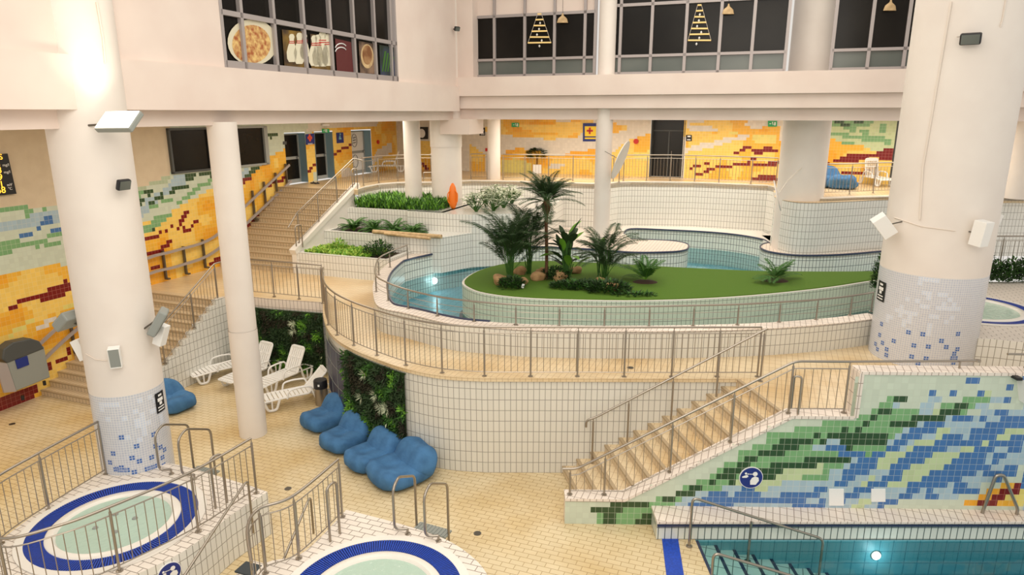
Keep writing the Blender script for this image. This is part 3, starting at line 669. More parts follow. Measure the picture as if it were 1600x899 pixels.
planter('planter_rear', -15.4, -11.2, 22.7, 25.9, ZM, 4.20)
# terrace with logs and terrace with rescue can
tA = [P(x, y, 3.54) for x, y in [(640, 370), (688, 371.5), (738, 364), (758, 352), (700, 340), (620, 340)]]
struct('terrace_low', MB().prism([(p.x, p.y) for p in tA], ZM, 3.54), M['whitew'])
tB = [P(x, y, 4.20) for x, y in [(636, 331), (700, 334.5), (738, 336), (800, 334), (860, 322), (900, 300), (735, 296), (640, 300)]]
struct('terrace_high', MB().prism([(p.x, p.y) for p in tB], ZM, 4.20), M['whitew'])
# sloping white curb right of upper stairs
cb = MB(); a, b = B(-15.47, 19.35, ZM+.80), B(-15.47, 23.6, ZU+.15)
cb.beam(a+Vector((0, 0, -.02)), b, .26, .18); 
side = [B(-15.38, 19.4), B(-15.38, 23.3)]
cb.add([(side[0].x, side[0].y, ZM), (side[1].x, side[1].y, ZM), (side[1].x, side[1].y, ZU), (side[0].x, side[0].y, ZM+.8)], [(0, 1, 2, 3)])
cb.add([(B(-15.56, 19.4).x, B(-15.56, 19.4).y, ZM), (B(-15.38, 19.4).x, B(-15.38, 19.4).y, ZM), (B(-15.38, 19.4).x, B(-15.38, 19.4).y, ZM+.8), (B(-15.56, 19.4).x, B(-15.56, 19.4).y, ZM+.8)], [(0, 1, 2, 3)])
struct('stair_curb', cb, M['lip'])

# back wall mosaic
BW = []
def addb(k, *polys):
    for p in polys: BW.append((k, p))
addb('o', [(640, 300), (640, 222), (668, 222), (690, 205), (690, 300)])
addb('r', *stroke(4, [(652, 241), (656, 243)]), *stroke(5, [(660, 256), (672, 268)]))
addb('o', [(783, 187), (783, 180), (928, 180), (928, 192), (905, 210), (904, 215), (872, 217), (865, 219), (840, 216), (822, 216), (808, 216), (798, 210), (783, 209)], [(733, 226), (745, 232), (757, 242), (760, 285), (733, 285)], [(757, 198), (763, 198), (763, 206), (757, 206)],
     [(775, 250), (790, 240), (792, 236), (808, 231), (822, 233), (842, 236), (850, 243), (890, 242), (893, 238), (906, 235), (950, 234), (950, 290), (775, 290)],
     [(950, 193), (958, 191), (966, 195), (978, 195), (978, 198), (995, 198), (995, 201), (978, 202), (972, 205), (962, 208), (950, 207)], [(950, 243), (962, 235), (975, 225), (985, 218), (1000, 214), (1018, 208), (1018, 290), (950, 290)], [(1070, 180), (1220, 180), (1220, 300), (1070, 300)])
addb('Y', [(783, 250), (805, 248), (830, 255), (832, 278), (783, 280)], [(990, 240), (1018, 235), (1018, 250), (995, 252)], [(1135, 205), (1155, 205), (1150, 212)], [(1175, 212), (1215, 212), (1215, 222), (1178, 224)])
addb('l', [(800, 195), (900, 192), (900, 205), (860, 208), (830, 205)])
addb('W', [(857, 258), (870, 255), (888, 257), (875, 262), (857, 264)], [(1072, 188), (1103, 186), (1100, 190), (1080, 193), (1075, 200), (1072, 202)], [(1078, 198), (1105, 196), (1118, 200), (1125, 204), (1108, 206), (1078, 203)],
     [(1072, 232), (1085, 226), (1110, 222), (1140, 214), (1172, 210), (1172, 216), (1140, 222), (1120, 229), (1100, 233), (1072, 238)], [(1175, 180), (1225, 180), (1225, 198), (1175, 200), (1163, 196)], [(868, 184), (892, 184), (892, 191), (868, 191)])
for w, pts_ in [(4, [(1146, 240), (1150, 240), (1157, 236), (1164, 232), (1175, 232)]), (4, [(1078, 265), (1083, 261), (1091, 261), (1095, 258), (1104, 257), (1108, 254)]), (4.5, [(1087, 273), (1097, 272), (1103, 268), (1115, 263), (1128, 260), (1143, 259), (1168, 256), (1173, 250), (1181, 250)]), (6, [(1177, 256), (1195, 257), (1215, 255)])]: addb('r', *stroke(w, pts_))
addb('r', [(1175, 232), (1192, 232), (1193, 229), (1207, 229), (1208, 233), (1215, 234), (1220, 240), (1177, 240)], [(1175, 277), (1188, 274), (1211, 273), (1215, 281), (1176, 281)])
addb('o', [(1280, 180), (1402, 180), (1402, 310), (1280, 310)])
addb('y', [(1280, 180), (1402, 180), (1395, 235), (1365, 236), (1350, 228), (1320, 222), (1280, 214)])
addb('g', [(1288, 188), (1364, 186), (1361, 199), (1341, 199), (1339, 207), (1328, 206), (1316, 198), (1288, 197)], [(1345, 205), (1360, 205), (1360, 224), (1345, 224)], [(1361, 214), (1383, 214), (1383, 218), (1394, 219), (1394, 225), (1361, 224)], [(1373, 192), (1386, 192), (1386, 205), (1373, 208)], *stroke(4, [(1289, 210), (1325, 210)]), *stroke(4, [(1316, 214), (1345, 215)]), *stroke(3.5, [(1316, 223), (1336, 223)]))
addb('d', *stroke(3.5, [(1305, 190), (1318, 191)]), *stroke(4, [(1314, 194), (1352, 193)]), *stroke(4, [(1336, 198), (1357, 198)]), *stroke(3.5, [(1333, 190), (1350, 190)]))
addb('r', [(1294, 255), (1304, 250), (1313, 246), (1323, 242), (1340, 239), (1352, 239), (1355, 243), (1367, 243), (1368, 240), (1377, 235), (1382, 231), (1396, 231), (1396, 254), (1364, 246), (1355, 248), (1340, 254)], *stroke(5, [(1315, 268), (1348, 272), (1360, 265)]), *stroke(4, [(1280, 256), (1296, 257)]))
DB = [(-5.3, -3.82), (4.72, 14.3)]
mosaic('wall_back', B(0, UB), VA, VL, 4.8, ZU, 7.6, BW, lambda s, z, x, y: 'W', skip=lambda s, z: -5.3 < s < -3.82, flip=False)
# dark double door in the back wall
root = thing('door_4', None, None, B(-5.3, UB, ZU), kind='structure')
m_ = MB().box(B(-4.56, UB+.5, (ZU+7.55)/2), (1.5, .05, 2.7), rz=-AZ); m_.build('door_panel', mat('black_door', '191713', .3), root)
m_ = MB(); m_.box(B(-5.32, UB+.25, 6.2), (.04, .5, 2.7), rz=-AZ); m_.box(B(-3.80, UB+.25, 6.2), (.04, .5, 2.7), rz=-AZ); m_.box(B(-4.56, UB+.47, 5.9), (.05, .05, 2.1), rz=-AZ); m_.box(B(-4.56, UB+.47, 6.98), (1.5, .05, .06), rz=-AZ)
m_.build('door_frame', M['gd'], root); MB().tube([B(-4.4, UB+.4, 5.75), B(-4.4, UB+.4, 6.05)], .02, 6).build('door_handle', M['steel'], root)
# far right: frame, dark opening
root = thing('window_3', None, None, B(4.8, UB, ZU), kind='structure')
MB().box(B(9, UB+.3, 6.2), (8.4, .05, 2.7), rz=-AZ).build('window_pane', M['glass'], root)
f = MB()
for v in (4.85, 6.3, 7.9, 9.5, 11.0): f.box(B(v, UB+.2, 6.2), (.12, .12, 2.7), rz=-AZ)
f.box(B(9, UB+.2, 7.1), (8.4, .1, .08), rz=-AZ); f.build('window_frame', M['gd'], root)

# ------------------------------------------------------------------ upper facades
ZS, ZL = 7.85, 8.75
fa = MB()
def fbox(v0, v1, u0, u1, z0, z1, mb, mi=0):
    mb.box(B((v0+v1)/2, (u0+u1)/2, (z0+z1)/2), (v1-v0, u1-u0, z1-z0), rz=-AZ, mi=mi)
fbox(-11.75, -11.2, 4.5, 24.3, ZS, ZL, fa)
fbox(-11.75, -11.32, 4.5, 12.45, ZL, 14, fa); fbox(-11.75, -11.32, 19.95, 24.3, ZL, 14, fa)
fbox(-12.1, -11.5, 4.5, 26, 7.53, ZS, fa)
struct('wall_upper_left', fa, M['paint'])
fb = MB()
fbox(-11.5, 16, 24.3, 25.0, 8.40, 9.08, fb)
fbox(-12, 16, 24.45, 25.0, 7.95, 8.40, fb)
fbox(-12, 16, 24.75, 25.3, 7.55, 7.95, fb)
fbox(-11.75, -10.75, 24.6, 25.2, 9.08, 14, fb); fbox(-11.9, -10.7, 24.0, 25.4, 7.0, 7.56, fb)
struct('wall_upper_back', fb, M['paint'])
cg = MB(); q = [B(VL, 4.5), B(-11.9, 4.5), B(-11.9, 25), B(14, 25), B(14, 33.3), B(VL, 33.3)]
cg.prism([(p.x, p.y) for p in q], 7.62, 7.72, bottom=True); struct('ceiling', cg, M['paint'])
# left facade window grid
root = thing('window_4', None, None, B(-11.4, 12.45, 8.8), kind='structure')
f = MB(); U0, U1 = 12.45, 19.95; nm = 7; z_m = 9.9
xs_px = [(380, 102), (430, 103), (478, 106), (518, 110), (556, 114), (590, 117), (618, 121)]
us = [U0]+[PW(x, y, VA, -11.35).dot(UA) for x, y in [(383, 101), (433, 104), (479, 108), (520, 112), (556, 116), (588, 118)]]+[19.62]
for u in us+[19.9]: f.box(B(-11.36, u, 11.2), (.10, .09, 4.9), rz=-AZ)
for z, h_ in ((8.83, .16), (9.90, .11), (11.9, .11)): f.box(B(-11.36, (U0+U1)/2, z), (.10, U1-U0, h_), rz=-AZ)
f.build('window_frame', M['alu'], root)
for k in range(len(us)-1):
    for (za, zb) in ((8.9, 9.86), (9.95, 11.85), (11.95, 13.6)):
        MB().box(B(-11.42, (us[k]+us[k+1])/2, (za+zb)/2), (.02, us[k+1]-us[k]-.06, zb-za), rz=-AZ).build('window_pane', M['glass'], root)
# back facade windows
WB = 25.05
def back_window(n, v0, v1, mull, z0=9.12, z1=13.5, zm=9.72, zt=11.25):
    root = thing('window_%d' % n, None, None, B(v0, WB, z0), kind='structure'); f = MB()
    for v in mull: f.box(B(v, WB, (z0+z1)/2), (.10, .10, z1-z0), rz=-AZ)
    for z, h_ in ((z0+.03, .08), (zm, .09), (zt, .10)): f.box(B((v0+v1)/2, WB, z), (v1-v0, .10, h_), rz=-AZ)
    f.build('window_frame', M['alu'], root)
    for a, b in zip(mull, mull[1:]):
        for za, zb, mt in ((z0+.06, zm-.03, M['frost']), (zm+.04, zt-.04, M['glass']), (zt+.05, z1, M['paint'] if n == 5 else M['glass'])):
            MB().box(B((a+b)/2, WB+.05, (za+zb)/2), (b-a-.06, .02, zb-za), rz=-AZ).build('window_pane', mt, root)
bn = UA; ps = lambda x, y: PW(x, y, UA, WB).dot(VA)
back_window(5, ps(732, 100), ps(929, 100), [ps(x, 100) for x in (732, 773, 820, 866, 913, 929)])
back_window(6, ps(957, 100), ps(1226, 100), [ps(x, 100) for x in (957, 968, 1016, 1069, 1122, 1173, 1226)], zt=11.4)
back_window(7, ps(1298, 100), ps(1420, 100), [ps(x, 100) for x in (1298, 1355, 1411, 1460, 1510)], zt=12.2)
back_window(8, ps(1560, 100), ps(1680, 100), [ps(x, 100) for x in (1540, 1591, 1650, 1710)], zt=12.2)

# ------------------------------------------------------------------ columns
def column(name, c, r, z0, z1, zsplit, lower, label, upper=None, r_low=None, n=40):
    root = thing(name, label, 'column', (c[0], c[1], z0)); rl = r_low or r
    MB().lathe((c[0], c[1], 0), [(rl, z0), (rl, zsplit)], n, caps=False).build('column_base', lower, root, smooth=True)
    MB().lathe((c[0], c[1], 0), [(r, zsplit), (r, z1)], n, caps=False).build('column_shaft', upper or M['colpaint'], root, smooth=True)
    return root
def colpos(px, py, z, r, front=True):
    p = P(px, py, z); d = Vector((p.x, p.y, 0)).normalized(); return Vector((p.x+d.x*r, p.y+d.y*r, 0)) if front else Vector((p.x, p.y, 0))
cL = colpos(219, 740, .9, .66); cR = colpos(1433, 577, ZM, 1.08)
cA = colpos(397, 686, 0, .31); cB = colpos(650, 399, ZM, .33); cC = B(-5.75, 24.95); cK = B(-12.0, 24.7)
column('round_column', cL, .66, .0, 14, 2.55, M['colt'], 'thick white column with tiled foot and lit floodlight, by the left hot tub')
column('round_column', cR, 1.08, 0, 14, 4.36, M['colt'], 'thickest white column with blue-chequered tiled foot, standing at right')
column('round_column', cA, .32, 0, 7.6, 2.75, M['colpaint'], 'slim white column in front of the white sun loungers', r_low=.33, n=28)
column('round_column', cB, .33, ZM, 7.6, 5.0, M['colpaint'], 'slim white column beside the stepped planters', r_low=.34, n=28)
column('round_column', cC, .30, 2.5, 14, 5.0, M['colpaint'], 'slim white column behind the palm island rising between the upper windows', r_low=.31, n=28)
column('round_column', cK, .62, 2.5, 14, 6.5, M['colpaint'], 'white corner column behind the orange rescue can', r_low=.60)
cD = colpos(772, 281, ZU, .28); column('round_column', cD, .29, ZU, 7.6, 6.0, M['colpaint'], 'short slim white column on the far gallery left of the potted tree', n=24)
cE = Vector((10.42, 24.75, 0)); column('round_column', cE, .80, 2.9, 14, 6.4, M['colpaint'], 'wide white column at the bend of the far gallery, left of the blue bean bags')
cF = colpos(1592, 312, ZU, .5); column('round_column', cF, .5, ZU, 7.7, 6.0, M['colpaint'], 'white column at right edge beyond the far railing')
# blue tiles on the two big columns (2x2 groups)
def tile_group(c, r, ang, z, w, h, mb):
    n_ = 3; k = w/r
    for i in range(n_):
        a0 = ang-k/2+k*i/n_; a1 = a0+k/n_
        p = [(c.x+(r+.004)*math.cos(a), c.y+(r+.004)*math.sin(a)) for a in (a0, a1)]
        uv = [(i*.034, 0), ((i+1)*.034, 0), ((i+1)*.034, h), (i*.034, h)]
        mb.add([(p[0][0], p[0][1], z-h/2), (p[1][0], p[1][1], z-h/2), (p[1][0], p[1][1], z+h/2), (p[0][0], p[0][1], z+h/2)], [(0, 1, 2, 3)], [uv])
def col_hit(c, r, px, py):
    x = (px-CXP)/F_PX; y = -(py-CYP)/F_PX; cc, s = math.cos(PITCH), math.sin(PITCH); d = Vector((x, cc+y*s, -s+y*cc))
    a = d.x**2+d.y**2; b = -2*(d.x*c.x+d.y*c.y); k = c.x**2+c.y**2-r*r; D = b*b-4*a*k
    if D < 0: D = 0
    t = (-b-math.sqrt(D))/(2*a); return math.atan2(d.y*t-c.y, d.x*t-c.x), HCAM+d.z*t, Vector((d.x*t, d.y*t, HCAM+d.z*t))
BLT_ = 0
blt = tile('column_blue_tile', '3f68ac', 'c8cdd8', .05, .05, .006, .25); bpl = tile('column_pale_blue_tile', 'ccd4e2', 'eae8e4', .05, .05, .005, .25)
def colgroups(c, r, small, pale, root):
    mb = MB()
    for x, y in small: a, z, _ = col_hit(c, r, x, y); tile_group(c, r, a, z, .10, .10, mb)
    mb.build('blue_tile_pattern', blt, root)
    mb = MB(); R_ = random.Random(3); seen = set()
    for (x, y) in pale:
        for k in range(9):
            a, z, _ = col_hit(c, r, x, y); ia = round(a*r/.1)+R_.choice([-2, -1, 0, 1, 2]); iz_ = round(z/.1)+R_.choice([-2, -1, 0, 1, 2])
            if (ia, iz_) in seen: continue
            seen.add((ia, iz_)); tile_group(c, r-.002, ia*.1/r, iz_*.1, .10, .10, mb)
    mb.build('pale_tile_pattern', bpl, root)
rootL = [o for o in col.objects if o.name == 'round_column'][0]; rootR = [o for o in col.objects if o.name == 'round_column.001'][0]
L_sm = [(190, 684), (213.5, 697.5), (240, 679), (177, 709), (172, 723), (206.5, 716), (218, 721), (237, 715), (251, 699), (254, 715), (257, 703), (181, 734), (187, 735), (193, 735), (199, 735), (210, 738), (230, 733), (236, 731), (242, 729), (256, 727), (243, 697), (183, 733), (190, 731)]
R_sm = [(1377.5, 506.5), (1374.5, 523.5), (1396.5, 533), (1379, 536), (1368, 537.5), (1419.5, 519.5), (1442, 522.5), (1428, 540), (1450.5, 542), (1471, 533), (1478.5, 542.5), (1497, 522), (1371, 546), (1385.5, 546), (1424.5, 557.5), (1447, 560.5), (1434.5, 568), (1361.5, 557), (1496, 546), (1491, 553), (1493, 560), (1490, 567), (1488, 560), (1385, 555)]
colgroups(cL, .66, L_sm, [(180, 650), (225, 640), (215, 670), (240, 655)], rootL)
colgroups(cR, 1.08, R_sm, [(1450, 455), (1420, 480), (1480, 490), (1400, 500), (1470, 470), (1440, 505)], rootR)

# ------------------------------------------------------------------ railings
_post = {}
def post_mesh(h, r=.021, pin=.09):
    k = (round(h, 3), r, pin)
    if k not in _post:
        m_ = MB().lathe((0, 0, 0), [(.055, 0), (.055, .012), (r, .016), (r, h-pin), (r*.9, h-pin+.012), (.010, h-pin+.016), (.010, h)], 10)
        o = m_.build('post', M['steel'], smooth=True); me = o.data; bpy.data.objects.remove(o); _post[k] = me
    return _post[k]
def bar_mesh(h, r=.007):
    k = ('b', round(h, 3), r)
    if k not in _post:
        o = MB().tube([(0, 0, 0), (0, 0, h)], r, 6).build('baluster', M['steel'], smooth=True); me = o.data; bpy.data.objects.remove(o); _post[k] = me
    return _post[k]
def inst(name, me, loc, parent):
    o = bpy.data.objects.new(name, me); col.objects.link(o); o.parent = parent; o.location = Vector(loc)-parent.location; return o
def along(pts, step, start=0.0):
    out = []; acc = 0; nxt = start
    for a, b in zip(pts, pts[1:]):
        L = (Vector(b)-Vector(a)).length
        while nxt <= acc+L+1e-6:
            out.append(Vector(a).lerp(Vector(b), (nxt-acc)/L if L else 0)); nxt += step
        acc += L
    return out
def railing(label, path, posts, h=1.12, bal=.14, rails=(.98, .10), hr=.023, top=None, group='steel railings', name='steel_railing', wires=(), handpath=None, cat='railing', nobal=False):
    """path: base line points; posts: 3D base points"""
    path = [Vector(p) for p in path]; root = thing(name, label, cat, posts[0], group=group)
    up = Vector((0, 0, 1)); hp = handpath or [p+up*h for p in path]
    MB().tube(hp, hr, 8, fil=.08).build('handrail', M['steel'], root, smooth=True)
    for z in rails: MB().tube([p+up*z for p in path], .011, 6).build('rail_bar', M['steel'], root, smooth=True)
    for z in wires: MB().tube([p+up*z for p in path], .007, 6).build('rail_wire', M['steel'], root, smooth=True)
    pm = post_mesh(h)
    for p in posts: inst('post', pm, p, root)
    if rails and not nobal:
        bm_ = bar_mesh(rails[0]-rails[1]); pl = along(path, bal, bal/2)
        if len(pl) > 100:
            extra = pl[100:]; pl = pl[:100]; m_ = MB()
            for p in extra: m_.tube([p+up*rails[1], p+up*rails[0]], .007, 5)
            tag(m_.build('baluster_row', M['steel'], root, smooth=True), kind='stuff')
        for p in pl: inst('baluster', bm_, p+up*rails[1], root)
    return root
def at(x, y, z): return P(x, y, z)
def flat(pts, z): return [Vector((p.x, p.y, z)) for p in pts]
Z1 = ZM+.015
# long curved railing on the walkway edge
ein = []
for i, p in enumerate(edge):
    a = edge[max(i-1, 0)]; b = edge[min(i+1, len(edge)-1)]; t = (b-a).normalized(); ein.append(Vector((p.x, p.y, Z1))+Vector((-t.y, t.x, 0))*.10)
posts = [at(x, y, Z1) for x, y in [(513, 508), (527, 524), (553, 540), (589, 555.5), (634, 571), (691, 583), (757, 588), (829, 588.5), (902, 588.5), (975, 589), (1049, 589), (1120, 589), (1183, 589)]]
crv = spline([at(509, 476, Z1), at(508, 490, Z1)]+posts, 4)
railing('long curved steel railing along the raised walkway edge above the blue bean bags', crv, posts)
# bridge railing
a, b = at(392, 460, Z1), at(506, 471, Z1)
railing('short straight steel railing on the bridge above the white sun loungers', [B(SIDE_V+.1, 16.2, Z1), a, b], [B(SIDE_V+.1, 16.2, Z1), a, a.lerp(b, .33), a.lerp(b, .67), b, b+Vector((.03, -.25, 0))])
# lower left stair railing
a, b = B(SIDE_V+.07, 12.3, ri), B(SIDE_V+.07, 15.75, ZM)
pl = [a, a.lerp(b, .36), a.lerp(b, .70), b]
hp = [a+Vector((0, 0, 1.1))-UA*.35-Vector((0, 0, .2)), a+Vector((0, 0, 1.1)), b+Vector((0, 0, 1.1)), b+UA*.4+Vector((0, 0, 1.1))]
railing('sloping steel railing on the stepped white wall of the lower left stairs', [a, b], pl, handpath=hp)
# upper stair railing and gallery railing
a, b = B(-15.47, 19.75, ZM+1.05), B(-15.47, 23.45, ZU+.12)
pl = [a, a.lerp(b, .33), a.lerp(b, .66), b]
hp = [a+Vector((0, 0, 1.0))-UA*.55-Vector((0, 0, .38)), a+Vector((0, 0, 1.08)), b+Vector((0, 0, 1.08)), at(568, 294, ZU)+Vector((0, 0, 1.1))]
railing('sloping steel railing on the white curb of the upper stairs beside the planters', [a, b], pl, handpath=hp)
for a in (B(-15.30, 19.7, ZM+.9), B(-15.28, 23.35, ZU)):
    MBt = MB().tube([a, a+Vector((0, 0, .82)), a-UA*.35+Vector((0, 0, .82)), a-UA*.35+Vector((0, 0, .1))], .022, 8, fil=.12)
    t = MBt.build('grab_bar', M['steel'], smooth=True); tag(t, 'bent steel grab bar at the %s end of the upper stair railing' % ('lower' if a.z < 4 else 'upper'), 'grab bar')
g1 = [at(x, y, ZU+.03) for x, y in [(568, 290), (592, 286), (622, 283), (655, 282), (688, 282)]]
railing('gallery railing between the upper stairs and the corner column', spline(g1, 4), g1)
g2 = [at(x, y, ZU+.03) for x, y in [(736, 280), (761, 280)]]
railing('very short gallery railing left of the small far column', g2, g2)
g3 = [at(x, y, ZU+.03) for x, y in [(786, 281), (820, 281.5), (857, 282), (895, 283), (930, 284), (958, 284)]]
railing('far gallery railing in front of the potted tree', spline(g3, 2), g3)
g4 = [at(x, y, ZU+.03) for x, y in [(967, 284.5), (974, 283), (1010, 282.5), (1047, 282.5), (1085, 284), (1123, 285.5), (1173, 288), (1212, 290)]]
railing('far gallery railing in front of the black double door', spline(g4, 2), g4)
g5 = [at(x, y, ZU+.03) for x, y in [(1280, 305), (1327, 304), (1364, 302), (1400, 301), (1440, 301), (1480, 301)]]
railing('gallery railing in front of the blue bean bags and upright lounger', spline(g5, 2), g5)
g6 = [at(x, y, ZU+.03) for x, y in [(1520, 304), (1552, 304), (1577, 305)]]
railing('gallery railing at the right edge beyond the thick column', g6, g6)
g7 = [at(x, y, ZC) for x, y in [(1512, 424), (1560, 424), (1610, 424), (1660, 424)]]
railing('railing behind the shrubs at the right edge beyond the thick column', g7, g7)
# low railing on the river coping
rp_px = [(637, 405.5), (609.5, 418), (592, 430), (588, 456), (606.5, 470), (638, 482.5), (683.5, 494), (741, 502.5), (806, 508), (874, 510.5), (944, 511.5), (1014, 511), (1083, 509.5), (1152, 507.5), (1217, 503.5), (1275, 499.5), (1328, 493), (1361, 487)]
rp = [at(x, y, ZC) for x, y in rp_px]
rcv = spline(rp, 4)
railing('low curved steel railing standing on the river coping', rcv, rp, h=.50, rails=(), wires=(.18, .32), nobal=True, group='low rails')
# right stair railings
fz = lambda x: mural_top(x)+.03
def mp(x, off=.14): return Vector((x, MY0+MYS*x+off, fz(x)))
xs = [at(892, 765, mtop[0].z).x, at(942, 763, mtop[0].z).x]
pxp = [mp(1.13), mp(1.80), MW(1040, 733), MW(1136, 685), MW(1243, 650)+Vector((0, 0, 0)), MW(1320, 643)]
pp = [mp(1.13), mp(1.80)]+[mp(q.x+.12) for q in pxp[2:4]]+[mp(mtop[2].x-.02), mp(mtop[3].x-.12)]
base = [mp(1.13), mp(mtop[1].x), mp(mtop[2].x), mp(mtop[3].x-.12)]
hz_ = mp(mtop[3].x).z+1.08
up1 = Vector((0, 0, 1))
hp = [mp(.98)+up1*.55, mp(1.25)+up1*.55, mp(mtop[2].x)+up1*1.02, mp(mtop[3].x-.12)+up1*1.02, Vector((mp(8.6).x, mp(8.6).y+.1, mp(mtop[2].x).z+1.02))]
root = thing('steel_railing', 'sloping steel railing on the stepped top of the blue and green mosaic wall', 'railing', pp[0], group='steel railings')
MB().tube(hp, .024, 8, fil=.12).build('handrail', M['steel'], root, smooth=True)
MB().lathe((hp[-1].x, hp[-1].y, hp[-1].z), [(.05, -.02), (.05, .02)], 12).build('end_disc', M['steel'], root)
def hz_at(x): 
    for a, b in zip(hp, hp[1:]):
        if a.x <= x <= b.x: return a.z+(b.z-a.z)*(x-a.x)/(b.x-a.x)
    return hp[0].z
for zz, nm_ in ((-.14, 'rail_bar'), ):
    MB().tube([Vector((q.x, q.y, hz_at(q.x)+zz)) for q in base[:1]+[mp(1.3)]+base[2:]], .011, 6).build(nm_, M['steel'], root, smooth=True)
MB().tube([q+up1*.08 for q in base], .011, 6).build('rail_bar', M['steel'], root, smooth=True)
for q in pp: inst('post', post_mesh(round(hz_at(q.x)-q.z, 2)), q, root)
x = 1.25
while x < mtop[3].x-.15:
    q = mp(x); hh = hz_at(x)-.14-q.z-.08
    if hh > .1: inst('baluster', bar_mesh(round(hh, 2)), q+up1*.08, root)
    x += .16
q = mp(8.25); 
MB().tube([Vector((q.x, q.y+.05, mtop[4].z)), Vector((q.x, q.y+.05, hp[-1].z))], .018, 8).build('post', M['steel'], root, smooth=True)
# post loop beside
q = mp(mtop[2].x+.12, .05); t = MB().tube([q, q+up1*.75, q+up1*.75+Vector((-.13, .05, 0)), q+Vector((-.13, .05, .1))], .020, 8, fil=.1).build('grab_bar', M['steel'], smooth=True)
tag(t, 'bent steel grab bar where the mosaic wall railing turns level', 'grab bar')
# inner railing against the curved wall
ip = [Vector((1.75, 13.5, .18)), Vector((2.5, 13.5, .62)), Vector((3.42, 13.5, 1.10)), Vector((4.36, 13.52, 1.70)), Vector((5.28, 13.55, ZM))]
ih = [Vector((1.60, 13.5, 1.22)), Vector((1.60, 13.5, 1.38)), Vector((1.80, 13.5, 1.45)), Vector((5.34, 13.58, 3.43))]
root = thing('steel_railing', 'sloping steel handrail on tall posts along the inner side of the right stairs', 'railing', ip[0], group='steel railings')
MB().tube(ih, .024, 8, fil=.1).build('handrail', M['steel'], root, smooth=True)
for q in ip:
    hh = 1.45+(q.x-1.8)/(5.34-1.8)*(3.43-1.45)-q.z; inst('post', post_mesh(round(hh, 2)), q, root)
# railing right of thick column on mural top
q0, q1 = mp(9.3, .16), Vector((13, MY0+MYS*13+.16, mtop[4].z))
root = thing('steel_railing', 'low steel handrail on the mosaic wall right of the thick column', 'railing', q0, group='steel railings')
MB().tube([q0+up1*.30+Vector((-.25, 0, 0)), q1+up1*.30], .022, 8).build('handrail', M['steel'], root, smooth=True)
for k in range(3): inst('post', post_mesh(.30), q0+Vector((.15+1.3*k, 0, .03)), root)

# ------------------------------------------------------------------ hot tubs
BLD = mat('blue_grate_gap', '061c5c', .7)
def fitz(px, z): return [P(x, y, z) for x, y in px]
ZT = .9
T1c, T2c, T3c = Vector((-6.89, 10.45, 0)), Vector((-2.03, 8.62, 0)), Vector((11.75, 16.85, 0))
t1 = [Vector((p.x, p.y, 0)) for p in spline(fitz([(396, 761), (336, 743), (275, 726), (215, 722), (162, 738), (118, 762), (70, 794), (30, 822), (-5, 850), (-40, 885), (-55, 930), (-30, 965), (30, 970), (100, 945), (160, 918), (206, 901), (290, 860), (360, 806)], ZT), 4)]+[P(418, 769, ZT)]
t2 = [Vector((p.x, p.y, 0)) for p in spline(fitz([(541, 797), (600, 812), (655, 828), (700, 845), (735, 868), (760, 896), (775, 940), (765, 1010), (700, 1080), (560, 1100), (440, 1040), (395, 960), (392, 915), (415, 880), (467, 868), (505, 836)], ZT), 4)]
def tub(c, outline, zt, nm, lab, r1, r0, holes=()):
    struct(nm+'_platform', MB().prism([(p.x, p.y) for p in outline], 0 if zt < 2 else ZM, zt-.0, holes=[[(p.x, p.y) for p in circle(c, r1+.02)]], mtop=1), [M['whitew'], M['copb']])
    root = thing('hot_tub', lab, 'hot tub', (c.x, c.y, zt), group='round hot tubs')
    MB().lathe((c.x, c.y, zt), [(r1+.14, .004), (r1+.14, .02), (r1, .02)], 64, caps=False).build('outer_rim', M['lip'], root, smooth=True)
    g = MB(); n = 200
    for k in range(n):   # slatted overflow grate
        a = 2*math.pi*k/n; w_ = .010; ca, sa = math.cos(a), math.sin(a)
        g.add([(c.x+ca*r0-sa*w_, c.y+sa*r0+ca*w_, zt+.012), (c.x+ca*r1-sa*w_*1.2, c.y+sa*r1+ca*w_*1.2, zt+.022), (c.x+ca*r1+sa*w_*1.2, c.y+sa*r1-ca*w_*1.2, zt+.022), (c.x+ca*r0+sa*w_, c.y+sa*r0-ca*w_, zt+.012)], [(3, 2, 1, 0)])
    g.lathe((c.x, c.y, zt), [(r1, .006), (r0, -.002)], 64, caps=False, mi=1)
    g.build('overflow_grate', [M['blue'], BLD], root)
    MB().lathe((c.x, c.y, zt), [(r0, .004), (r0-.03, .03), (r0-.13, .03), (r0-.17, -.02), (r0-.22, -.35), (.05, -.5)], 64, caps=False).build('tub_shell', M['lip'], root, smooth=True)
    MB().lathe((c.x, c.y, zt), [(r0-.165, -.015), (.001, -.015)], 64, caps=False).build('tub_water', M['foam'], root)
    for k in range(4):
        a = k*1.57+.5; MB().lathe((c.x+math.cos(a)*.3, c.y+math.sin(a)*.3, zt-.014), [(.05, 0), (.04, .02), (.001, .02)], 12).build('water_jet', M['grey'], root)
    return root
tub(T1c, t1, ZT, 'left_tub', 'round hot tub with pale green water and blue grate ring, at lower left', 1.32, 1.04)
tub(T2c, t2, ZT, 'centre_tub', 'round hot tub cut off by the bottom edge of the photo', 1.30, 1.02)
t3 = [Vector((p.x, p.y, 0)) for p in spline([P(1500, 528, ZC), P(1560, 531, ZC), P(1640, 540, ZC)], 5)]
t3 += [Vector((16, 14.6, 0)), Vector((18, 20, 0)), P(1640, 440, ZC), P(1530, 441, ZC), P(1440, 441, ZC), P(1400, 470, ZC), P(1385, 500, ZC)]
t3 = [Vector((p.x, p.y, 0)) for p in t3]
tub(T3c, t3, ZC, 'right_tub', 'round hot tub on the raised terrace right of the thick column', 1.46, 1.24)
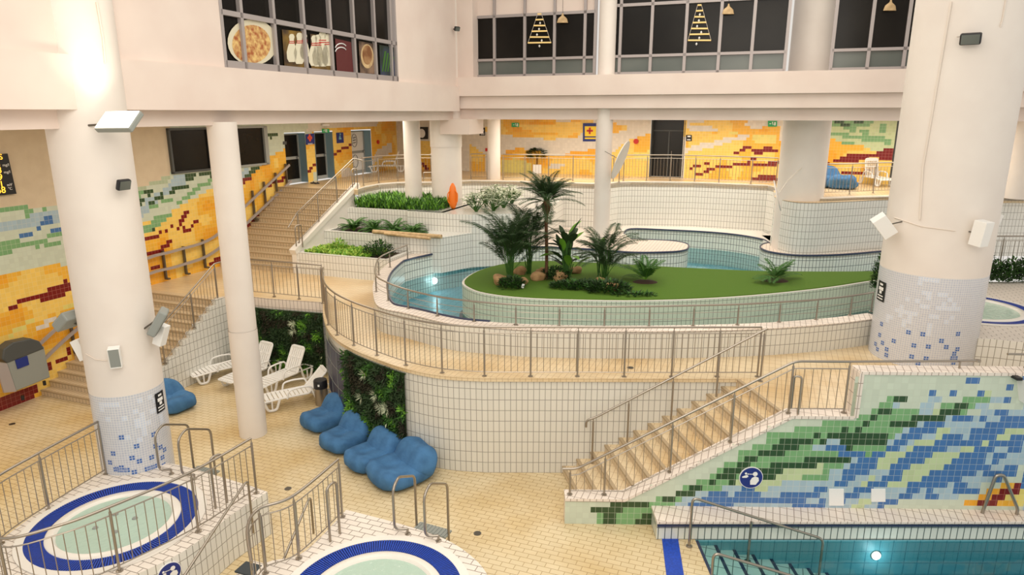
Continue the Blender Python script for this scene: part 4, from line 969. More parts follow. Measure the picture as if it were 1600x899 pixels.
# steps left of first tub and between the tubs
s1 = MB()
for k, (d, z) in enumerate(((.35, .60), (.70, .30))):
    lp = [p+(p-Vector((T1c.x+1.5, T1c.y+.5, 0))).normalized()*d for p in t1[22:52]]
    s1.prism([(p.x, p.y) for p in lp]+[(T1c.x, T1c.y)], 0, z)
struct('tub_steps', s1, [M['copb']])
q = P(400, 905, .3); s2 = MB().box((q.x+.15, q.y-.35, .15), (1.3, 1.3, .30), rz=-.35); struct('tub_landing', s2, M['copb'])
m_ = MB().box((q.x+.1, q.y+.12, .315), (1.0, .28, .03), rz=-.35).build('rubber_mat', M['mat_']); tag(m_, 'dark rubber strip mat on the low step between the hot tubs', 'mat')
# railing of left tub
r1 = fitz([(166, 741), (77, 797), (2, 850), (-28, 905), (20, 948), (110, 926), (187, 893), (310, 831), (401, 771)], ZT)
cr = spline(r1, 6)
railing('curved steel railing around the lower left hot tub', cr, [r1[0], r1[1], r1[2], r1[3], r1[4], r1[6], r1[7], r1[8]], h=1.12)
r2 = fitz([(535, 808), (467, 873), (415, 896), (398, 930), (405, 990)], ZT)
railing('curved steel railing beside the hot tub at the bottom centre', spline(r2, 6), r2[:4], h=1.12)
def ladder(label, ins, outs, h=.85, zt=ZT, zl=.45):
    root = thing('pool_ladder', label, 'ladder', ins[0], group='hot tub ladders')
    for i, o in zip(ins, outs):
        d = (o-i); d.z = 0; dn = d.normalized(); a = Vector((i.x, i.y, zt))
        pts = [a-dn*.02+Vector((.22, .04, .10)), a+Vector((0, 0, .10)), a+Vector((0, 0, h)), a+d*.25+Vector((0, 0, h+.10)), Vector((o.x, o.y, zt+h-.28)), Vector((o.x, o.y, 0.02))]
        MB().tube(pts, .023, 8, fil=.13).build('ladder_rail', M['steel'], root, smooth=True)
        MB().lathe((pts[0].x, pts[0].y, zt), [(.05, .0), (.05, .015), (.02, .02), (.02, .10)], 10).build('foot_plate', M['steel'], root, smooth=True)
    a, b = [Vector((o.x, o.y, zl)) for o in outs]; dn = (outs[0]-ins[0]); dn.z = 0; dn.normalize()
    m = MB(); c = (a+b)/2; w_ = (b-a).length; rz = math.atan2(b.y-a.y, b.x-a.x)
    m.box(c, (w_, .24, .03), rz=rz)
    for k in range(9): m.box(c+(b-a)*((k-4)/9.5)+Vector((0, 0, .02)), (.03, .22, .012), rz=rz)
    m.build('ladder_tread', M['grey'], root)
    return root
def pxyz(x, y, z): p = P(x, y, z); return Vector((p.x, p.y, z))
ladder('steel ladder with two hooped rails at the bottom centre hot tub', [pxyz(617, 836, ZT), pxyz(665, 847, ZT)], [pxyz(651, 822, .45), pxyz(701, 836, .45)])
ladder('steel ladder with two hooped rails behind the lower left hot tub', [pxyz(250, 742, ZT), pxyz(286, 750, ZT)], [pxyz(303, 733, .45), pxyz(337, 741, .45)])
def hoop(label, a, b, h, nm='grab_rail'):
    t = MB().tube([a, a+up1*h, b+up1*h, b], .022, 8, fil=.12).build(nm, M['steel'], smooth=True)
    t2 = None; return tag(t, label, 'grab rail', 'hooped grab rails')
hoop('upright hooped grab rail on the deck left of the bottom centre hot tub', pxyz(516, 847, ZT), pxyz(531, 834, ZT), 1.0)
hoop('upright hooped grab rail at the right end of the lower left hot tub deck', pxyz(337, 795, ZT), pxyz(355, 786, ZT), 1.0)
def slope_rail(label, a, top, b, group='sloping handrails'):
    t = MB().tube([a, Vector((a.x, a.y, a.z+top)), b], .022, 8, fil=.15).build('handrail', M['steel'], smooth=True); return tag(t, label, 'handrail', group)
a = pxyz(396, 833, .35); slope_rail('sloping handrail descending in front of the lower left hot tub wall', a, 1.1, pxyz(285, 905, .75))
a = pxyz(490, 834, .25); slope_rail('short sloping handrail seen through the railing between the two hot tubs', a, .8, pxyz(441, 880, .35))
# third tub rail
q = pxyz(1509, 534, ZC); t = MB().tube([q+Vector((0, .5, .06)), q+Vector((.25, .5, .14)), q+Vector((.45, .7, .85)), q+Vector((.30, 1.1, .95)), q+Vector((0, 1.6, .9)), q+Vector((0, 1.6, 0))], .024, 8, fil=.15).build('grab_rail', M['steel'], smooth=True)
tag(t, 'bent steel grab rail at the raised hot tub beside the thick column', 'grab rail')

# ------------------------------------------------------------------ pool handrails
a = Vector((P(1072, 843, 0).x, 11.05, 0)); dz = -.30
root = thing('pool_handrail', 'long sloping steel handrail over the steps of the swimming pool', 'handrail', a)
b = Vector((a.x+2.45, 11.0, -.75)); m = Vector((a.x+1.10, 11.02, -.30))
MB().tube([a, a+up1*1.02, b+up1*1.02+Vector((0, 0, -.08)), b], .025, 8, fil=.12).build('handrail', M['steel'], root, smooth=True)
MB().tube([m, m+up1*.84], .024, 8).build('post', M['steel'], root, smooth=True)
for q in (a, m): MB().lathe(q, [(.06, 0), (.06, .02), (.024, .03)], 12).build('foot_plate', M['steel'], root, smooth=True)
a = pxyz(1110, 925, 0); b = a+Vector((2.2, 0, -.7))
root = thing('pool_handrail', 'second pool handrail cut off by the bottom edge of the photo', 'handrail', a)
MB().tube([a, a+up1*.75, b+up1*.72, b], .025, 8, fil=.12).build('handrail', M['steel'], root, smooth=True)
a = MW(1528, 797); a.z = .42; a.y -= .12
t = MB().tube([a, a+Vector((.12, 0, .80)), a+Vector((.25, -.02, .82)), a+Vector((.62, -.05, .12)), a+Vector((.62, -.05, 0))], .03, 8, fil=.1).build('grab_rail', M['steel'], smooth=True)
tag(t, 'steel grab rail shaped like a peak on the ledge in front of the mosaic wall', 'grab rail')
# underwater lamps
def uwlamp(loc, n, label, r=.11, power=25):
    root = thing('underwater_lamp', label, 'lamp', loc); m = MB(); rz = math.atan2(n.y, n.x)
    ring = MB(); 
    for mb_, rr, d in ((m, r, .03), (ring, r*1.25, .015)):
        vs_ = [Vector(loc)+n*d+Vector((-n.y, n.x, 0))*rr*math.cos(t*math.pi/10)+up1*rr*math.sin(t*math.pi/10) for t in range(20)]
        vb = [v-n*(d+.02) for v in vs_]; mb_.add(vs_+vb, [tuple(range(20))]+[(k, (k+1) % 20, 20+(k+1) % 20, 20+k) for k in range(20)])
    m.build('lamp_lens', M['uw'], root); ring.build('lamp_ring', M['steel'], root)
    d = bpy.data.lights.new('underwater_light', 'POINT'); d.energy = power; d.color = (.8, .97, 1); d.shadow_soft_size = .1
    o = bpy.data.objects.new('underwater_light', d); col.objects.link(o); o.location = Vector(loc)+n*.25
q = P(1370, 862, 0); uwlamp(Vector((PW(1370, 858, Vector((0, 1, 0)), PY).x, PY, -.33)), Vector((0, -1, 0)), 'round glowing underwater lamp in the swimming pool wall', .08, 4)
tgt = min(back_in+ring_in, key=lambda p: abs(Q((p.x, p.y, 1.95))[0]-676)+abs(Q((p.x, p.y, 1.95))[1]-441))
uwlamp(Vector((tgt.x, tgt.y, 1.95)), (Vector((-.5, 19.2, 0))-tgt).normalized(), 'round glowing underwater lamp in the river wall left of the island', .12, 4)

# ------------------------------------------------------------------ bean bags
def blob(c, rx, ry, rz_, rot=0, tilt=0, nx=28, ny=18, sq=2.6, wr=.03, seed=0, mb=None):
    mb = mb or MB(); vs_ = []; R = Matrix.Rotation(rot, 3, 'Z') @ Matrix.Rotation(tilt, 3, 'X')
    def sp(v, e): return math.copysign(abs(v)**(2/e), v)
    for j in range(ny+1):
        ph = -math.pi/2+math.pi*j/ny
        for i in range(nx):
            th = 2*math.pi*i/nx; x = sp(math.cos(ph), sq)*sp(math.cos(th), sq); y = sp(math.cos(ph), sq)*sp(math.sin(th), sq); z = sp(math.sin(ph), sq)
            w_ = 1+wr*math.sin(th*5+seed+ph*3)+wr*.7*math.sin(th*9+seed*2)*math.cos(ph*5)
            p = R @ Vector((x*rx*w_, y*ry*w_, z*rz_*(1+wr*1.5*math.sin(th*3+seed)))); vs_.append(p+Vector(c))
    fs = [(j*nx+i, j*nx+(i+1) % nx, (j+1)*nx+(i+1) % nx, (j+1)*nx+i) for j in range(ny) for i in range(nx)]
    return mb.add(vs_, fs)
def make_bag(seed, wide=1.0):
    root = thing('bean_bag', 'x', 'bean bag', local=True, group='blue bean bag loungers')
    s_ = blob((0, -.10, .20), .49*wide, .60, .205, seed=seed, wr=.03, sq=3.2)
    s_.v = [(x, y, max(0.0, z-(.07*math.exp(-((x)**2+(y+.2)**2)/.06) if z > .22 else 0)+(.05*math.exp(-((y+.55)**2)/.02) if z > .22 else 0))) for x, y, z in s_.v]
    s_.build('seat', M['denim'], root, smooth=True)
    b_ = blob((0, .27, .38), .49*wide, .27, .32, tilt=-.42, seed=seed+2, wr=.014, sq=3.4)
    def pinch(p):
        x, y, z = p; k = max(0, (z-.35)/.45); return (x*(1-.24*k)-.06*k, y+.05*k, max(.0, z+.03*math.sin(x*9+seed)*k))
    b_.v = [pinch(p) for p in b_.v]
    b_.build('backrest', M['denim'], root, smooth=True)
    return root
bags = [(516, 662, 2.35, 'blue bean bag next to the steel litter bin, first of the row'), (547, 693, 2.65, 'blue bean bag second from the litter bin in the row'), (588, 722, 2.50, 'blue bean bag third from the litter bin, leaning to the green wall'), (632, 745, 2.45, 'blue bean bag nearest the camera at the end of the row')]
for i, (x, y, rz, lb) in enumerate(bags):
    o = make_bag(i+1, 1.12 if i == 3 else 1.0); p = P(x, y, 0); o.location = (p.x, p.y, 0); o['label'] = lb
    o.rotation_euler.z = -.72 + [0.0, .12, -.05, -.2][i]; o.scale = (1.0, 1.02, 1.0) if i < 3 else (1.12, 1.1, 1.02)
o = make_bag(7); p = P(268, 636, 0); o.location = (p.x, p.y, 0); o.rotation_euler.z = .95; o['label'] = 'single blue bean bag between the tiled column foot and the stepped white wall'
o = make_bag(9); p = P(1297, 293, ZU); o.location = (p.x, p.y+.3, ZU); o.rotation_euler.z = 0; o['label'] = 'blue bean bag with high back on the far gallery'; o.scale = (1.25, 1, 1.2)
o = make_bag(11); p = P(1312, 294, ZU); o.location = (p.x, p.y-.2, ZU); o.rotation_euler.z = 2.6; o['label'] = 'round blue bean bag in front of the other on the far gallery'; o.scale = (1.1, 1.0, .8)

# ------------------------------------------------------------------ sun loungers
def make_lounger(back=.95):
    """local: length along +y (head at +y), width x"""
    root = thing('sun_lounger', 'x', 'sun lounger', local=True, group='white plastic sun loungers')
    W_ = .60; wp = M['wp']
    s = MB(); zs = .33
    for k in range(11): s.box((0, -.92+k*.115, zs+.02*math.sin(k*.5)), (W_-.06, .092, .025))
    for sx in (-1, 1): s.tube([(sx*(W_/2-.02), -.98, zs-.03), (sx*(W_/2-.02), -.5, zs), (sx*(W_/2-.02), .28, zs+.01)], .026, 6)
    s.tube([(-W_/2+.03, -.98, zs-.03), (W_/2-.03, -.98, zs-.03)], .026, 6)
    s.build('seat', wp, root)
    b = MB(); L = .80; c, sn = math.cos(back), math.sin(back); o = Vector((0, .28, zs))
    ax = Vector((0, c, sn))
    for k in range(6): b.beam(o+Vector((-.21+k*.084, 0, 0))+ax*.05, o+Vector((-.21+k*.084, 0, 0))+ax*(L-.12), .066, .02)
    for z in (.03, .42, L-.09): b.beam(o+Vector((-.26, 0, 0))+ax*z, o+Vector((.26, 0, 0))+ax*z, .03, .10 if z > .6 else .05)
    b.tube([o+Vector((-.27, 0, 0)), o+Vector((-.27, 0, 0))+ax*(L-.03), o+Vector((.27, 0, 0))+ax*(L-.03), o+Vector((.27, 0, 0))], .024, 6, fil=.1)
    b.build('backrest', wp, root)
    for sx in (-1, 1):
        a = MB(); x = sx*(W_/2+.03)
        a.tube([(x, -.30, zs-.02), (x, -.26, zs+.20), (x, .0, zs+.24), (x, .34, zs+.22), (x, .40, zs)], .026, 6, fil=.09); a.build('armrest', wp, root)
    for sy in (-.70, .62):
        for sx in (-1, 1):
            l = MB(); x = sx*(W_/2-.01)
            l.tube([(x, sy-.20, zs-.02), (x, sy-.11, .04), (x, sy+.11, .04), (x, sy+.20, zs-.02)], .036, 6, fil=.08); l.tube([(x, sy, zs-.02), (x, sy, .04)], .022, 6)
            l.build('leg', wp, root)
    s = MB().tube([(-.2, .30, zs-.02), (-.2, .95, zs-.03), (.2, .95, zs-.03), (.2, .30, zs-.02)], .02, 6, fil=.05); s.build('back_support', wp, root)
    return root
L1 = make_lounger(.45)
def setl(o, px, py, rz, lb, z=0, dx=0, dy=0):
    p = P(px, py, z); o.location = (p.x+dx, p.y+dy, z); o.rotation_euler.z = rz; o['label'] = lb
setl(L1, 352, 588, -.85, 'white sun lounger nearest the stepped wall, partly hidden behind the slim column')
L2 = make_lounger(1.1); setl(L2, 396, 594, -.52, 'white sun lounger with raised back directly right of the slim column')
L3 = copy_tree(L2); setl(L3, 445, 601, -.55, 'white sun lounger with raised back, the middle one in front of the plant wall')
L4 = make_lounger(.80); setl(L4, 464, 630, -1.05, 'white sun lounger beside the litter bin, nearest the camera')
L5 = make_lounger(1.35); setl(L5, 1374, 291, 0.05, 'white lounger standing upright on the far gallery right of the blue bean bags', ZU, dy=.4)
L6 = make_lounger(1.2); setl(L6, 607, 269, -1.4, 'beige white reclining chair on the gallery beside the third door', ZU)
# litter bin
q = P(503, 632, 0); root = thing('litter_bin', 'steel litter bin with black swing lid against the curved wall', 'bin', (q.x, q.y, 0))
MB().lathe(q, [(.17, 0), (.17, .02), (.175, .52)], 24).build('bin_body', M['steel'], root, smooth=True)
MB().lathe(q, [(.185, .50), (.185, .70), (.17, .73), (.02, .74), (.001, .74)], 24).build('bin_lid', M['black'], root, smooth=True)
MB().box((q.x, q.y-.182, .62), (.05, .01, .06)).build('lid_mark', M['wsign'], root)

# ------------------------------------------------------------------ plant walls, plants
LEAFM = [M['leafd'], M['leafm'], M['leafl'], M['leafp'], mat('leaf_brown', '2e2c18', .8)]
R0 = random.Random(5)
def leaf(mb, p, d, L, w, mi, up=Vector((0, 0, 1)), bend=.25):
    d = Vector(d).normalized(); s = d.cross(up)
    s = s.normalized() if s.length > .01 else Vector((1, 0, 0)); n_ = s.cross(d)
    a, b, c = Vector(p), Vector(p)+d*L*.5+n_*L*bend*.3, Vector(p)+d*L-n_*L*bend*.3
    mb.add([a, b+s*w/2, c, b-s*w/2], [(0, 1, 2, 3)], mi=mi)
def green_wall(label, path, z0, z1, n, group='plant walls'):
    """path: face line points (plan); leaves stand off towards the viewer"""
    root = thing('green_wall', label, 'plant wall', (path[0].x, path[0].y, z0), group=group)
    bk = MB(); 
    def nrm(i):
        a = path[max(i-1, 0)]; b = path[min(i+1, len(path)-1)]; t = (b-a).normalized(); return Vector((t.y, -t.x, 0))
    f = [p+nrm(i)*.06 for i, p in enumerate(path)]
    bk.strip(f, z0, z1); bk.prism([(p.x, p.y) for p in f]+[(p.x, p.y) for p in path[::-1]], z1-.02, z1)
    bk.build('backing_panel', M['leafd'], root)
    lv = MB(); L = [0]
    for a, b in zip(path, path[1:]): L.append(L[-1]+(b-a).length)
    zw = z1-z0
    for k in range(n):
        s = R0.random()*L[-1]; i = max(j for j in range(len(L)) if L[j] <= s); i = min(i, len(path)-2); t = (s-L[i])/(L[i+1]-L[i])
        p = path[i].lerp(path[i+1], t); nn = nrm(i); tn = Vector((-nn.y, nn.x, 0)); z = z0+R0.random()*zw
        v = vnoise(s*2.2+z0*9, z*1.6+3, .55); v2 = vnoise(s*3.1, z*2.2+9, .35)
        mi = 4 if v < .24 else (0 if v < .55 else (1 if v < .72 else (2 if v2 > .35 else 1)))
        if v2 > .97: mi = 3
        dpt = .05+.16*v2*R0.random()
        leaf(lv, (p.x+nn.x*dpt, p.y+nn.y*dpt, z), nn*R0.uniform(.2, 1)+tn*R0.uniform(-1, 1)+up1*R0.uniform(-1, .7), R0.uniform(.07, .17), R0.uniform(.03, .06), mi, up=nn)
    for k in range(6):  # pale spiky plants
        s = R0.random()*L[-1]; i = min(max(j for j in range(len(L)) if L[j] <= s), len(path)-2); p = path[i].lerp(path[i+1], .5); nn = nrm(i); tn = Vector((-nn.y, nn.x, 0)); z = z0+zw*R0.uniform(.1, .9)
        for j in range(26):
            a_ = R0.uniform(0, 6.28); leaf(lv, (p.x+nn.x*.15, p.y+nn.y*.15, z), nn*.7+tn*math.cos(a_)+up1*math.sin(a_), .20, .014, 3, up=nn)
    tag(lv.build('foliage', LEAFM, root), kind='stuff')
    return root
gp = [B(-15.45, 16.26), B(-14.1, 16.26), Vector((edge[0].x-.05, edge[0].y-.05, 0))]
green_wall('wide plant wall behind the white sun loungers under the bridge', gp, .05, ZM-.32, 5200)
i0 = min(range(len(edge)), key=lambda i: abs(Q((edge[i].x, edge[i].y, 1.8))[0]-543)); i1 = min(range(len(edge)), key=lambda i: abs(Q((edge[i].x, edge[i].y, 1.8))[0]-640))
green_wall('plant wall on the curved wall behind the row of blue bean bags', edge[i0:i1+1], .25, ZM-.12, 5200)
# dark blue panels on curved wall
pn = edge[max(i0-9, 1):i0]
pn = edge[[i for i in range(len(edge)) if Q((edge[i].x, edge[i].y, 1.8))[0] > 512][0]:i0+1]
root = thing('info_panel', 'dark blue panel board of six squares on the curved wall left of the plant wall', 'panel', (pn[0].x, pn[0].y, .4))
def off(path, d):
    out = []
    for i, p in enumerate(path):
        a = path[max(i-1, 0)]; b = path[min(i+1, len(path)-1)]; t = (b-a).normalized(); out.append(p+Vector((t.y, -t.x, 0))*d)
    return out
f = off(pn, .05); m = MB().strip(f, .45, 1.95)
m.build('panel_board', mat('panel_blue', '2a2c48', .4), root)
m = MB()
for z in (.46, .95, 1.45, 1.94): m.tube([Vector((p.x, p.y, z)) for p in off(pn, .055)], .008, 4)
for p in off(pn, .055)[::max(1, len(pn)//3)]: m.tube([(p.x, p.y, .45), (p.x, p.y, 1.95)], .008, 4)
m.build('panel_grid', M['grey'], root)

def frond(mb, base, az, el, L, droop, nl=22, lw=.03, ll=.28, mi=0, stem_mi=1, rs=.008):
    pts = []; p = Vector(base); e = el
    n_ = 14
    for k in range(n_+1):
        pts.append(p.copy()); d = Vector((math.cos(az)*math.cos(e), math.sin(az)*math.cos(e), math.sin(e))); p = p+d*(L/n_); e -= droop/n_*(.5+k/n_)
    mb.tube(pts, rs, 4, mi=stem_mi, r2=rs*.3)
    for k in range(nl):
        t = .18+.80*k/nl; i = min(int(t*n_), n_-1); q = pts[i].lerp(pts[i+1], t*n_-i); tn = (pts[i+1]-pts[i]).normalized(); s = tn.cross(up1).normalized(); nn = s.cross(tn)
        lk = ll*(math.sin(math.pi*min(1, .15+t*.85))**.6+.15)
        for sg in (-1, 1):
            d = tn*.75+s*sg+nn*.15; leaf(mb, q, d-up1*.15, lk*R0.uniform(.85, 1.1), lw, mi, up=nn, bend=.4)
def palm(label, base, kind, name='palm', H=1.6, nf=16, L=1.0, seed=0, droop=1.5, el=(.5, 1.3), cat='palm', mats=None, group=None, ll=.28, lw=.03, nl=22, trunk=None):
    global R0
    R0 = random.Random(seed); root = thing(name, label, cat, base, group=group); top = Vector(base)
    if trunk:
        pts = [Vector(base)+Vector((.015*math.sin(k*.7), .0, k*trunk/8)) for k in range(9)]; t = MB().tube(pts, .05, 10); t.lathe(pts[-1]-up1*.25, [(.055, 0), (.11, .12), (.13, .28), (.06, .42)], 12); t.build('trunk', M['bark'], root, smooth=True); top = pts[-1]+up1*.1
    mb = MB()
    for k in range(nf):
        az = 6.283*k/nf*1.0+R0.uniform(-.25, .25)+seed; e = R0.uniform(*el)
        if kind == 'cane':   # stems then fronds
            h = H*R0.uniform(.15, .55); b0 = top+Vector((R0.uniform(-.07, .07), R0.uniform(-.07, .07), 0)); b1 = b0+Vector((math.cos(az)*.10, math.sin(az)*.10, h)); mb.tube([b0, b1], .010, 4, mi=1); frond(mb, b1, az, e, L*R0.uniform(.75, 1.1), droop*R0.uniform(.7, 1.2), nl=nl, ll=ll, lw=lw)
        else: frond(mb, top, az, e, L*R0.uniform(.8, 1.1), droop*R0.uniform(.8, 1.2), nl=nl, ll=ll, lw=lw)
    tag(mb.build('fronds', mats or [M['leafd'], M['leafm']], root)); return root
def iz(x, y): p = P(x, y, ZI+.02); return Vector((p.x, p.y, ZI+.02))
palm('bushy areca palm at the left end of the island', iz(797, 440), 'cane', H=2.0, nf=30, L=1.5, seed=1, droop=1.05, el=(.7, 1.45), group='island palms', ll=.34, lw=.026, nl=30)
palm('dark areca palm just left of the tall date palm', iz(826, 428), 'cane', H=2.3, nf=24, L=1.35, seed=2, droop=1.1, el=(.6, 1.4), group='island palms', ll=.32, lw=.026, nl=28)
palm('tall date palm with bare brown trunk, highest plant on the island', iz(853, 437), 'crown', nf=40, L=1.08, seed=3, droop=1.0, el=(-.05, 1.45), group='island palms', trunk=2.15, ll=.22, lw=.018, nl=34)
palm('medium palm with arching leaves right of the broad-leaved plant', iz(945, 438), 'cane', H=1.6, nf=28, L=1.05, seed=4, droop=1.1, el=(.45, 1.4), group='island palms', ll=.28, lw=.024, nl=26)
palm('small light green palm near the middle of the lawn', iz(1008, 440), 'crown', H=.5, nf=12, L=.85, seed=5, droop=1.0, el=(.4, 1.4), group='island palms', ll=.2, mats=[M['leafm'], M['leafl']])
palm('small palm alone on the right part of the lawn', iz(1212, 438), 'crown', H=.5, nf=12, L=.85, seed=6, droop=.9, el=(.35, 1.4), group='island palms', ll=.2, mats=[M['leafm'], M['leafm']])
def broad(label, base, H, n, seed, cat='plant', name='broad_leaved_plant', lim=.5, LL=.6):
    global R0
    R0 = random.Random(seed); root = thing(name, label, cat, base); mb = MB(); st = MB()
    for k in range(n):
        h = H*(.25+.75*k/n)*R0.uniform(.85, 1.05); az = k*2.4+R0.uniform(-.3, .3); b0 = Vector(base)+Vector((R0.uniform(-.08, .08), R0.uniform(-.08, .08), 0)); b1 = b0+Vector((math.cos(az)*.12, math.sin(az)*.12, h*.75)); st.tube([b0, b1], .014, 5)
        e = R0.uniform(.35, 1.15); L = LL*R0.uniform(.6, 1.0); w = L*.30; mi = 1 if R0.random() < .28 else 0
        d = Vector((math.cos(az)*math.cos(e), math.sin(az)*math.cos(e), math.sin(e))); s = d.cross(up1).normalized(); q = b1; prev = None
        for t_, ww in ((0, .05), (.2, .75), (.45, 1), (.7, .8), (.9, .35), (1, .02)):
            c = q+d*L*t_-up1*(t_*t_*L*.35*math.cos(e)); cur = [c+s*w*ww*.5+up1*w*.12*ww, c, c-s*w*ww*.5+up1*w*.12*ww]
            if prev: mb.add(prev+cur, [(0, 1, 4, 3), (1, 2, 5, 4)], mi=mi)
            prev = cur
    mb.build('leaves', [M['leafd'], M['leafl']], root, smooth=True); st.build('stems', M['leafm'], root); return root
broad('tall broad-leaved plant with a few lime leaves right of the date palm', iz(885, 436), 1.75, 30, 11, LL=.95)
broad('large pale lime leaves rising behind the medium palm', iz(938, 433), 1.55, 6, 12, LL=.8)
def bush(label, base, rx, ry, h, n, seed, mats, name='low_bush', cat='bush', ls=(.08, .16), group=None, kind=None, sway=.6):
    global R0
    R0 = random.Random(seed); mb = MB()
    for k in range(n):
        a = R0.uniform(0, 6.28); r = math.sqrt(R0.random()); z = h*R0.random()*(1-.5*r*r)
        leaf(mb, Vector(base)+Vector((math.cos(a)*r*rx, math.sin(a)*r*ry, z)), (math.cos(a)*sway+R0.uniform(-.4, .4), math.sin(a)*sway+R0.uniform(-.4, .4), R0.uniform(.0, 1.2)), R0.uniform(*ls), R0.uniform(*ls)*.5, 0 if R0.random() < .6 else 1)
    for k in range(6): mb.tube([Vector(base), Vector(base)+Vector((R0.uniform(-.4, .4)*rx, R0.uniform(-.4, .4)*ry, h*.6))], .01, 4, mi=1)
    return tag(mb.build(name, mats, loc=base), label, cat, group, kind)
DM = [M['leafd'], M['leafm']]
bush('low dark bush at the foot of the leftmost island palm', iz(800, 450), .35, .25, .30, 420, 21, DM)
bush('low dark bush between the two middle rocks beside the date palm', iz(868, 436), .40, .3, .35, 450, 22, DM)
bush('spreading dark ground ivy in front of the broad-leaved plant', iz(905, 450), .80, .28, .18, 800, 23, DM, cat='ivy')
bush('dark bush around the front right rock under the medium palm', iz(950, 455), .60, .38, .28, 800, 24, DM)
bush('thin trail of ivy leaves on the lawn right of the front rock', iz(990, 462), .55, .15, .06, 130, 25, [M['leafm'], M['leafd']], cat='ivy')
for (x, y, lb) in [(1008, 441, 'brown soil patch under the small light green palm'), (1212, 439, 'brown soil patch under the lone palm on the right lawn')]:
    q = iz(x, y); m = MB().lathe(q, [(.36, .0), (.28, .03), (.15, .05), (.001, .06)], 16, sy=.7); tag(m.build('soil_patch', M['soil'], smooth=True), lb, 'soil')
def rock(label, base, s, seed):
    rr = random.Random(seed); mb = blob((0, 0, 0), s, s*.8, s*.7, sq=2.2, wr=.0, nx=18, ny=12)
    ph = [rr.uniform(0, 6) for _ in range(6)]; out = []
    for (x, y, z) in mb.v:
        k = 1+.14*math.sin(x*9/s*.4+ph[0])+.12*math.sin(y*11/s*.4+ph[1])+.10*math.sin(z*13/s*.4+ph[2]+x*6/s*.4); out.append((x*k, y*k, z*k))
    mb.v = [(x+base.x, y+base.y, z+base.z+s*.45) for x, y, z in out]
    return tag(mb.build('rock', M['rock'], loc=base, smooth=False), label, 'rock', 'rocks on the lawn')
for x, y, s, lb in [(783, 444, .24, 'largest tan rock at the left end of the lawn'), (812, 428, .20, 'rock half hidden behind the leftmost island palm'), (841, 437, .22, 'square brown rock left of the date palm trunk'), (845, 427, .15, 'small rock behind the square brown rock'), (875, 437, .22, 'grey tan rock right of the date palm trunk'), (899, 427, .17, 'small rock behind the broad-leaved plant'), (817, 444, .15, 'flat rock partly under leaves near the white tag'), (955, 454, .19, 'tan rock at the front of the lawn under the medium palm'), (937, 442, .15, 'dark rock at the foot of the medium palm')]:
    rock(lb, iz(x, y), s, int(x))
q = iz(817, 452); tag(MB().box(q+Vector((0, 0, .09)), (.07, .01, .12), ry=.25).build('plant_tag', M['wsign'], loc=q), 'tiny white tag stuck in the lawn', 'tag')
# planter plants
def upt(v, u, z): return B(v, u, z)
def hedge(label, v0, v1, u0, u1, z, h, n, seed, mats, name='fern_bed', cat='ferns', L=(.2, .4), w=.03):
    global R0
    R0 = random.Random(seed); mb = MB()
    for k in range(n):
        p = B(R0.uniform(v0, v1), R0.uniform(u0, u1), z+R0.random()*h*.5)
        leaf(mb, p, (R0.uniform(-.5, .5), R0.uniform(-.5, .5), R0.uniform(.6, 1.2)), R0.uniform(*L), w*R0.uniform(.6, 1.4), 0 if R0.random() < .55 else 1)
    return tag(mb.build(name, mats), label, cat, kind='stuff')
hedge('dense green fern bed in the rearmost planter below the gallery', -15.2, -11.6, 22.95, 25.2, 4.1, .55, 6500, 31, [M['leafm'], M['leafl']], w=.05)
hedge('lime green ground cover in the front planter beside the stairs', -15.2, -12.6, 19.65, 20.95, 2.95, .14, 1700, 32, [M['leafy'], M['leafl']], name='ground_cover', cat='plants', L=(.08, .16), w=.09)
bush('dark leafy shrub at the right end of the front planter', upt(-12.5, 20.2, 2.95), .55, .35, .55, 500, 33, [M['leafd'], M['leafm']], name='leafy_shrub', cat='shrub')
bush('lime shrub tip at the left end of the front planter', upt(-14.3, 20.5, 2.95), .25, .25, .45, 200, 34, [M['leafy'], M['leafl']], name='leafy_shrub', cat='shrub')
for k, (v, lb) in enumerate([(-14.6, 'small fern palm nearest the stairs in the middle planter'), (-13.7, 'second small fern palm from the stairs in the middle planter'), (-12.85, 'third small fern palm from the stairs in the middle planter'), (-12.1, 'fern palm beside the slim column in the middle planter')]):
    palm(lb, upt(v, 21.9, 3.44), 'crown', name='fern_palm', nf=18, L=.75, seed=40+k, droop=1.5, el=(.5, 1.4), cat='fern palm', group='fern palms in the middle planter', ll=.18, mats=[M['leafm'], M['leafl']])
# logs, rescue can, hosta-like plants
a, b = P(583, 362, 3.62), P(690, 370, 3.62)
tag(MB().tube([a, b], .075, 8).build('bamboo_log', M['log'], smooth=True), 'longer bamboo log lying on the low terrace behind the slim column', 'log', 'bamboo logs')
a, b = P(600, 366, 3.60), P(672, 373, 3.60)
tag(MB().tube([a+Vector((0, .12, 0)), b], .055, 8).build('bamboo_log', M['log'], smooth=True), 'thinner bamboo log lying in front of the longer one', 'log', 'bamboo logs')
q = P(708, 327, 4.20); root = thing('rescue_can', 'orange lifeguard rescue can standing upright on the white terrace', 'rescue can', (q.x, q.y, 4.2))
prof = [(.02, .0), (.09, .05), (.15, .20), (.17, .45), (.155, .65), (.11, .85), (.05, .98), (.01, 1.0)]
MB().lathe(q, prof, 24, sy=.55).build('can_body', M['orange'], root, smooth=True)
for sx in (-1, 1): MB().tube([q+Vector((sx*.10, -.10, .22)), q+Vector((sx*.18, -.11, .3)), q+Vector((sx*.19, -.11, .6)), q+Vector((sx*.10, -.09, .72))], .02, 6, fil=.05).build('grip', M['orange'], root, smooth=True)
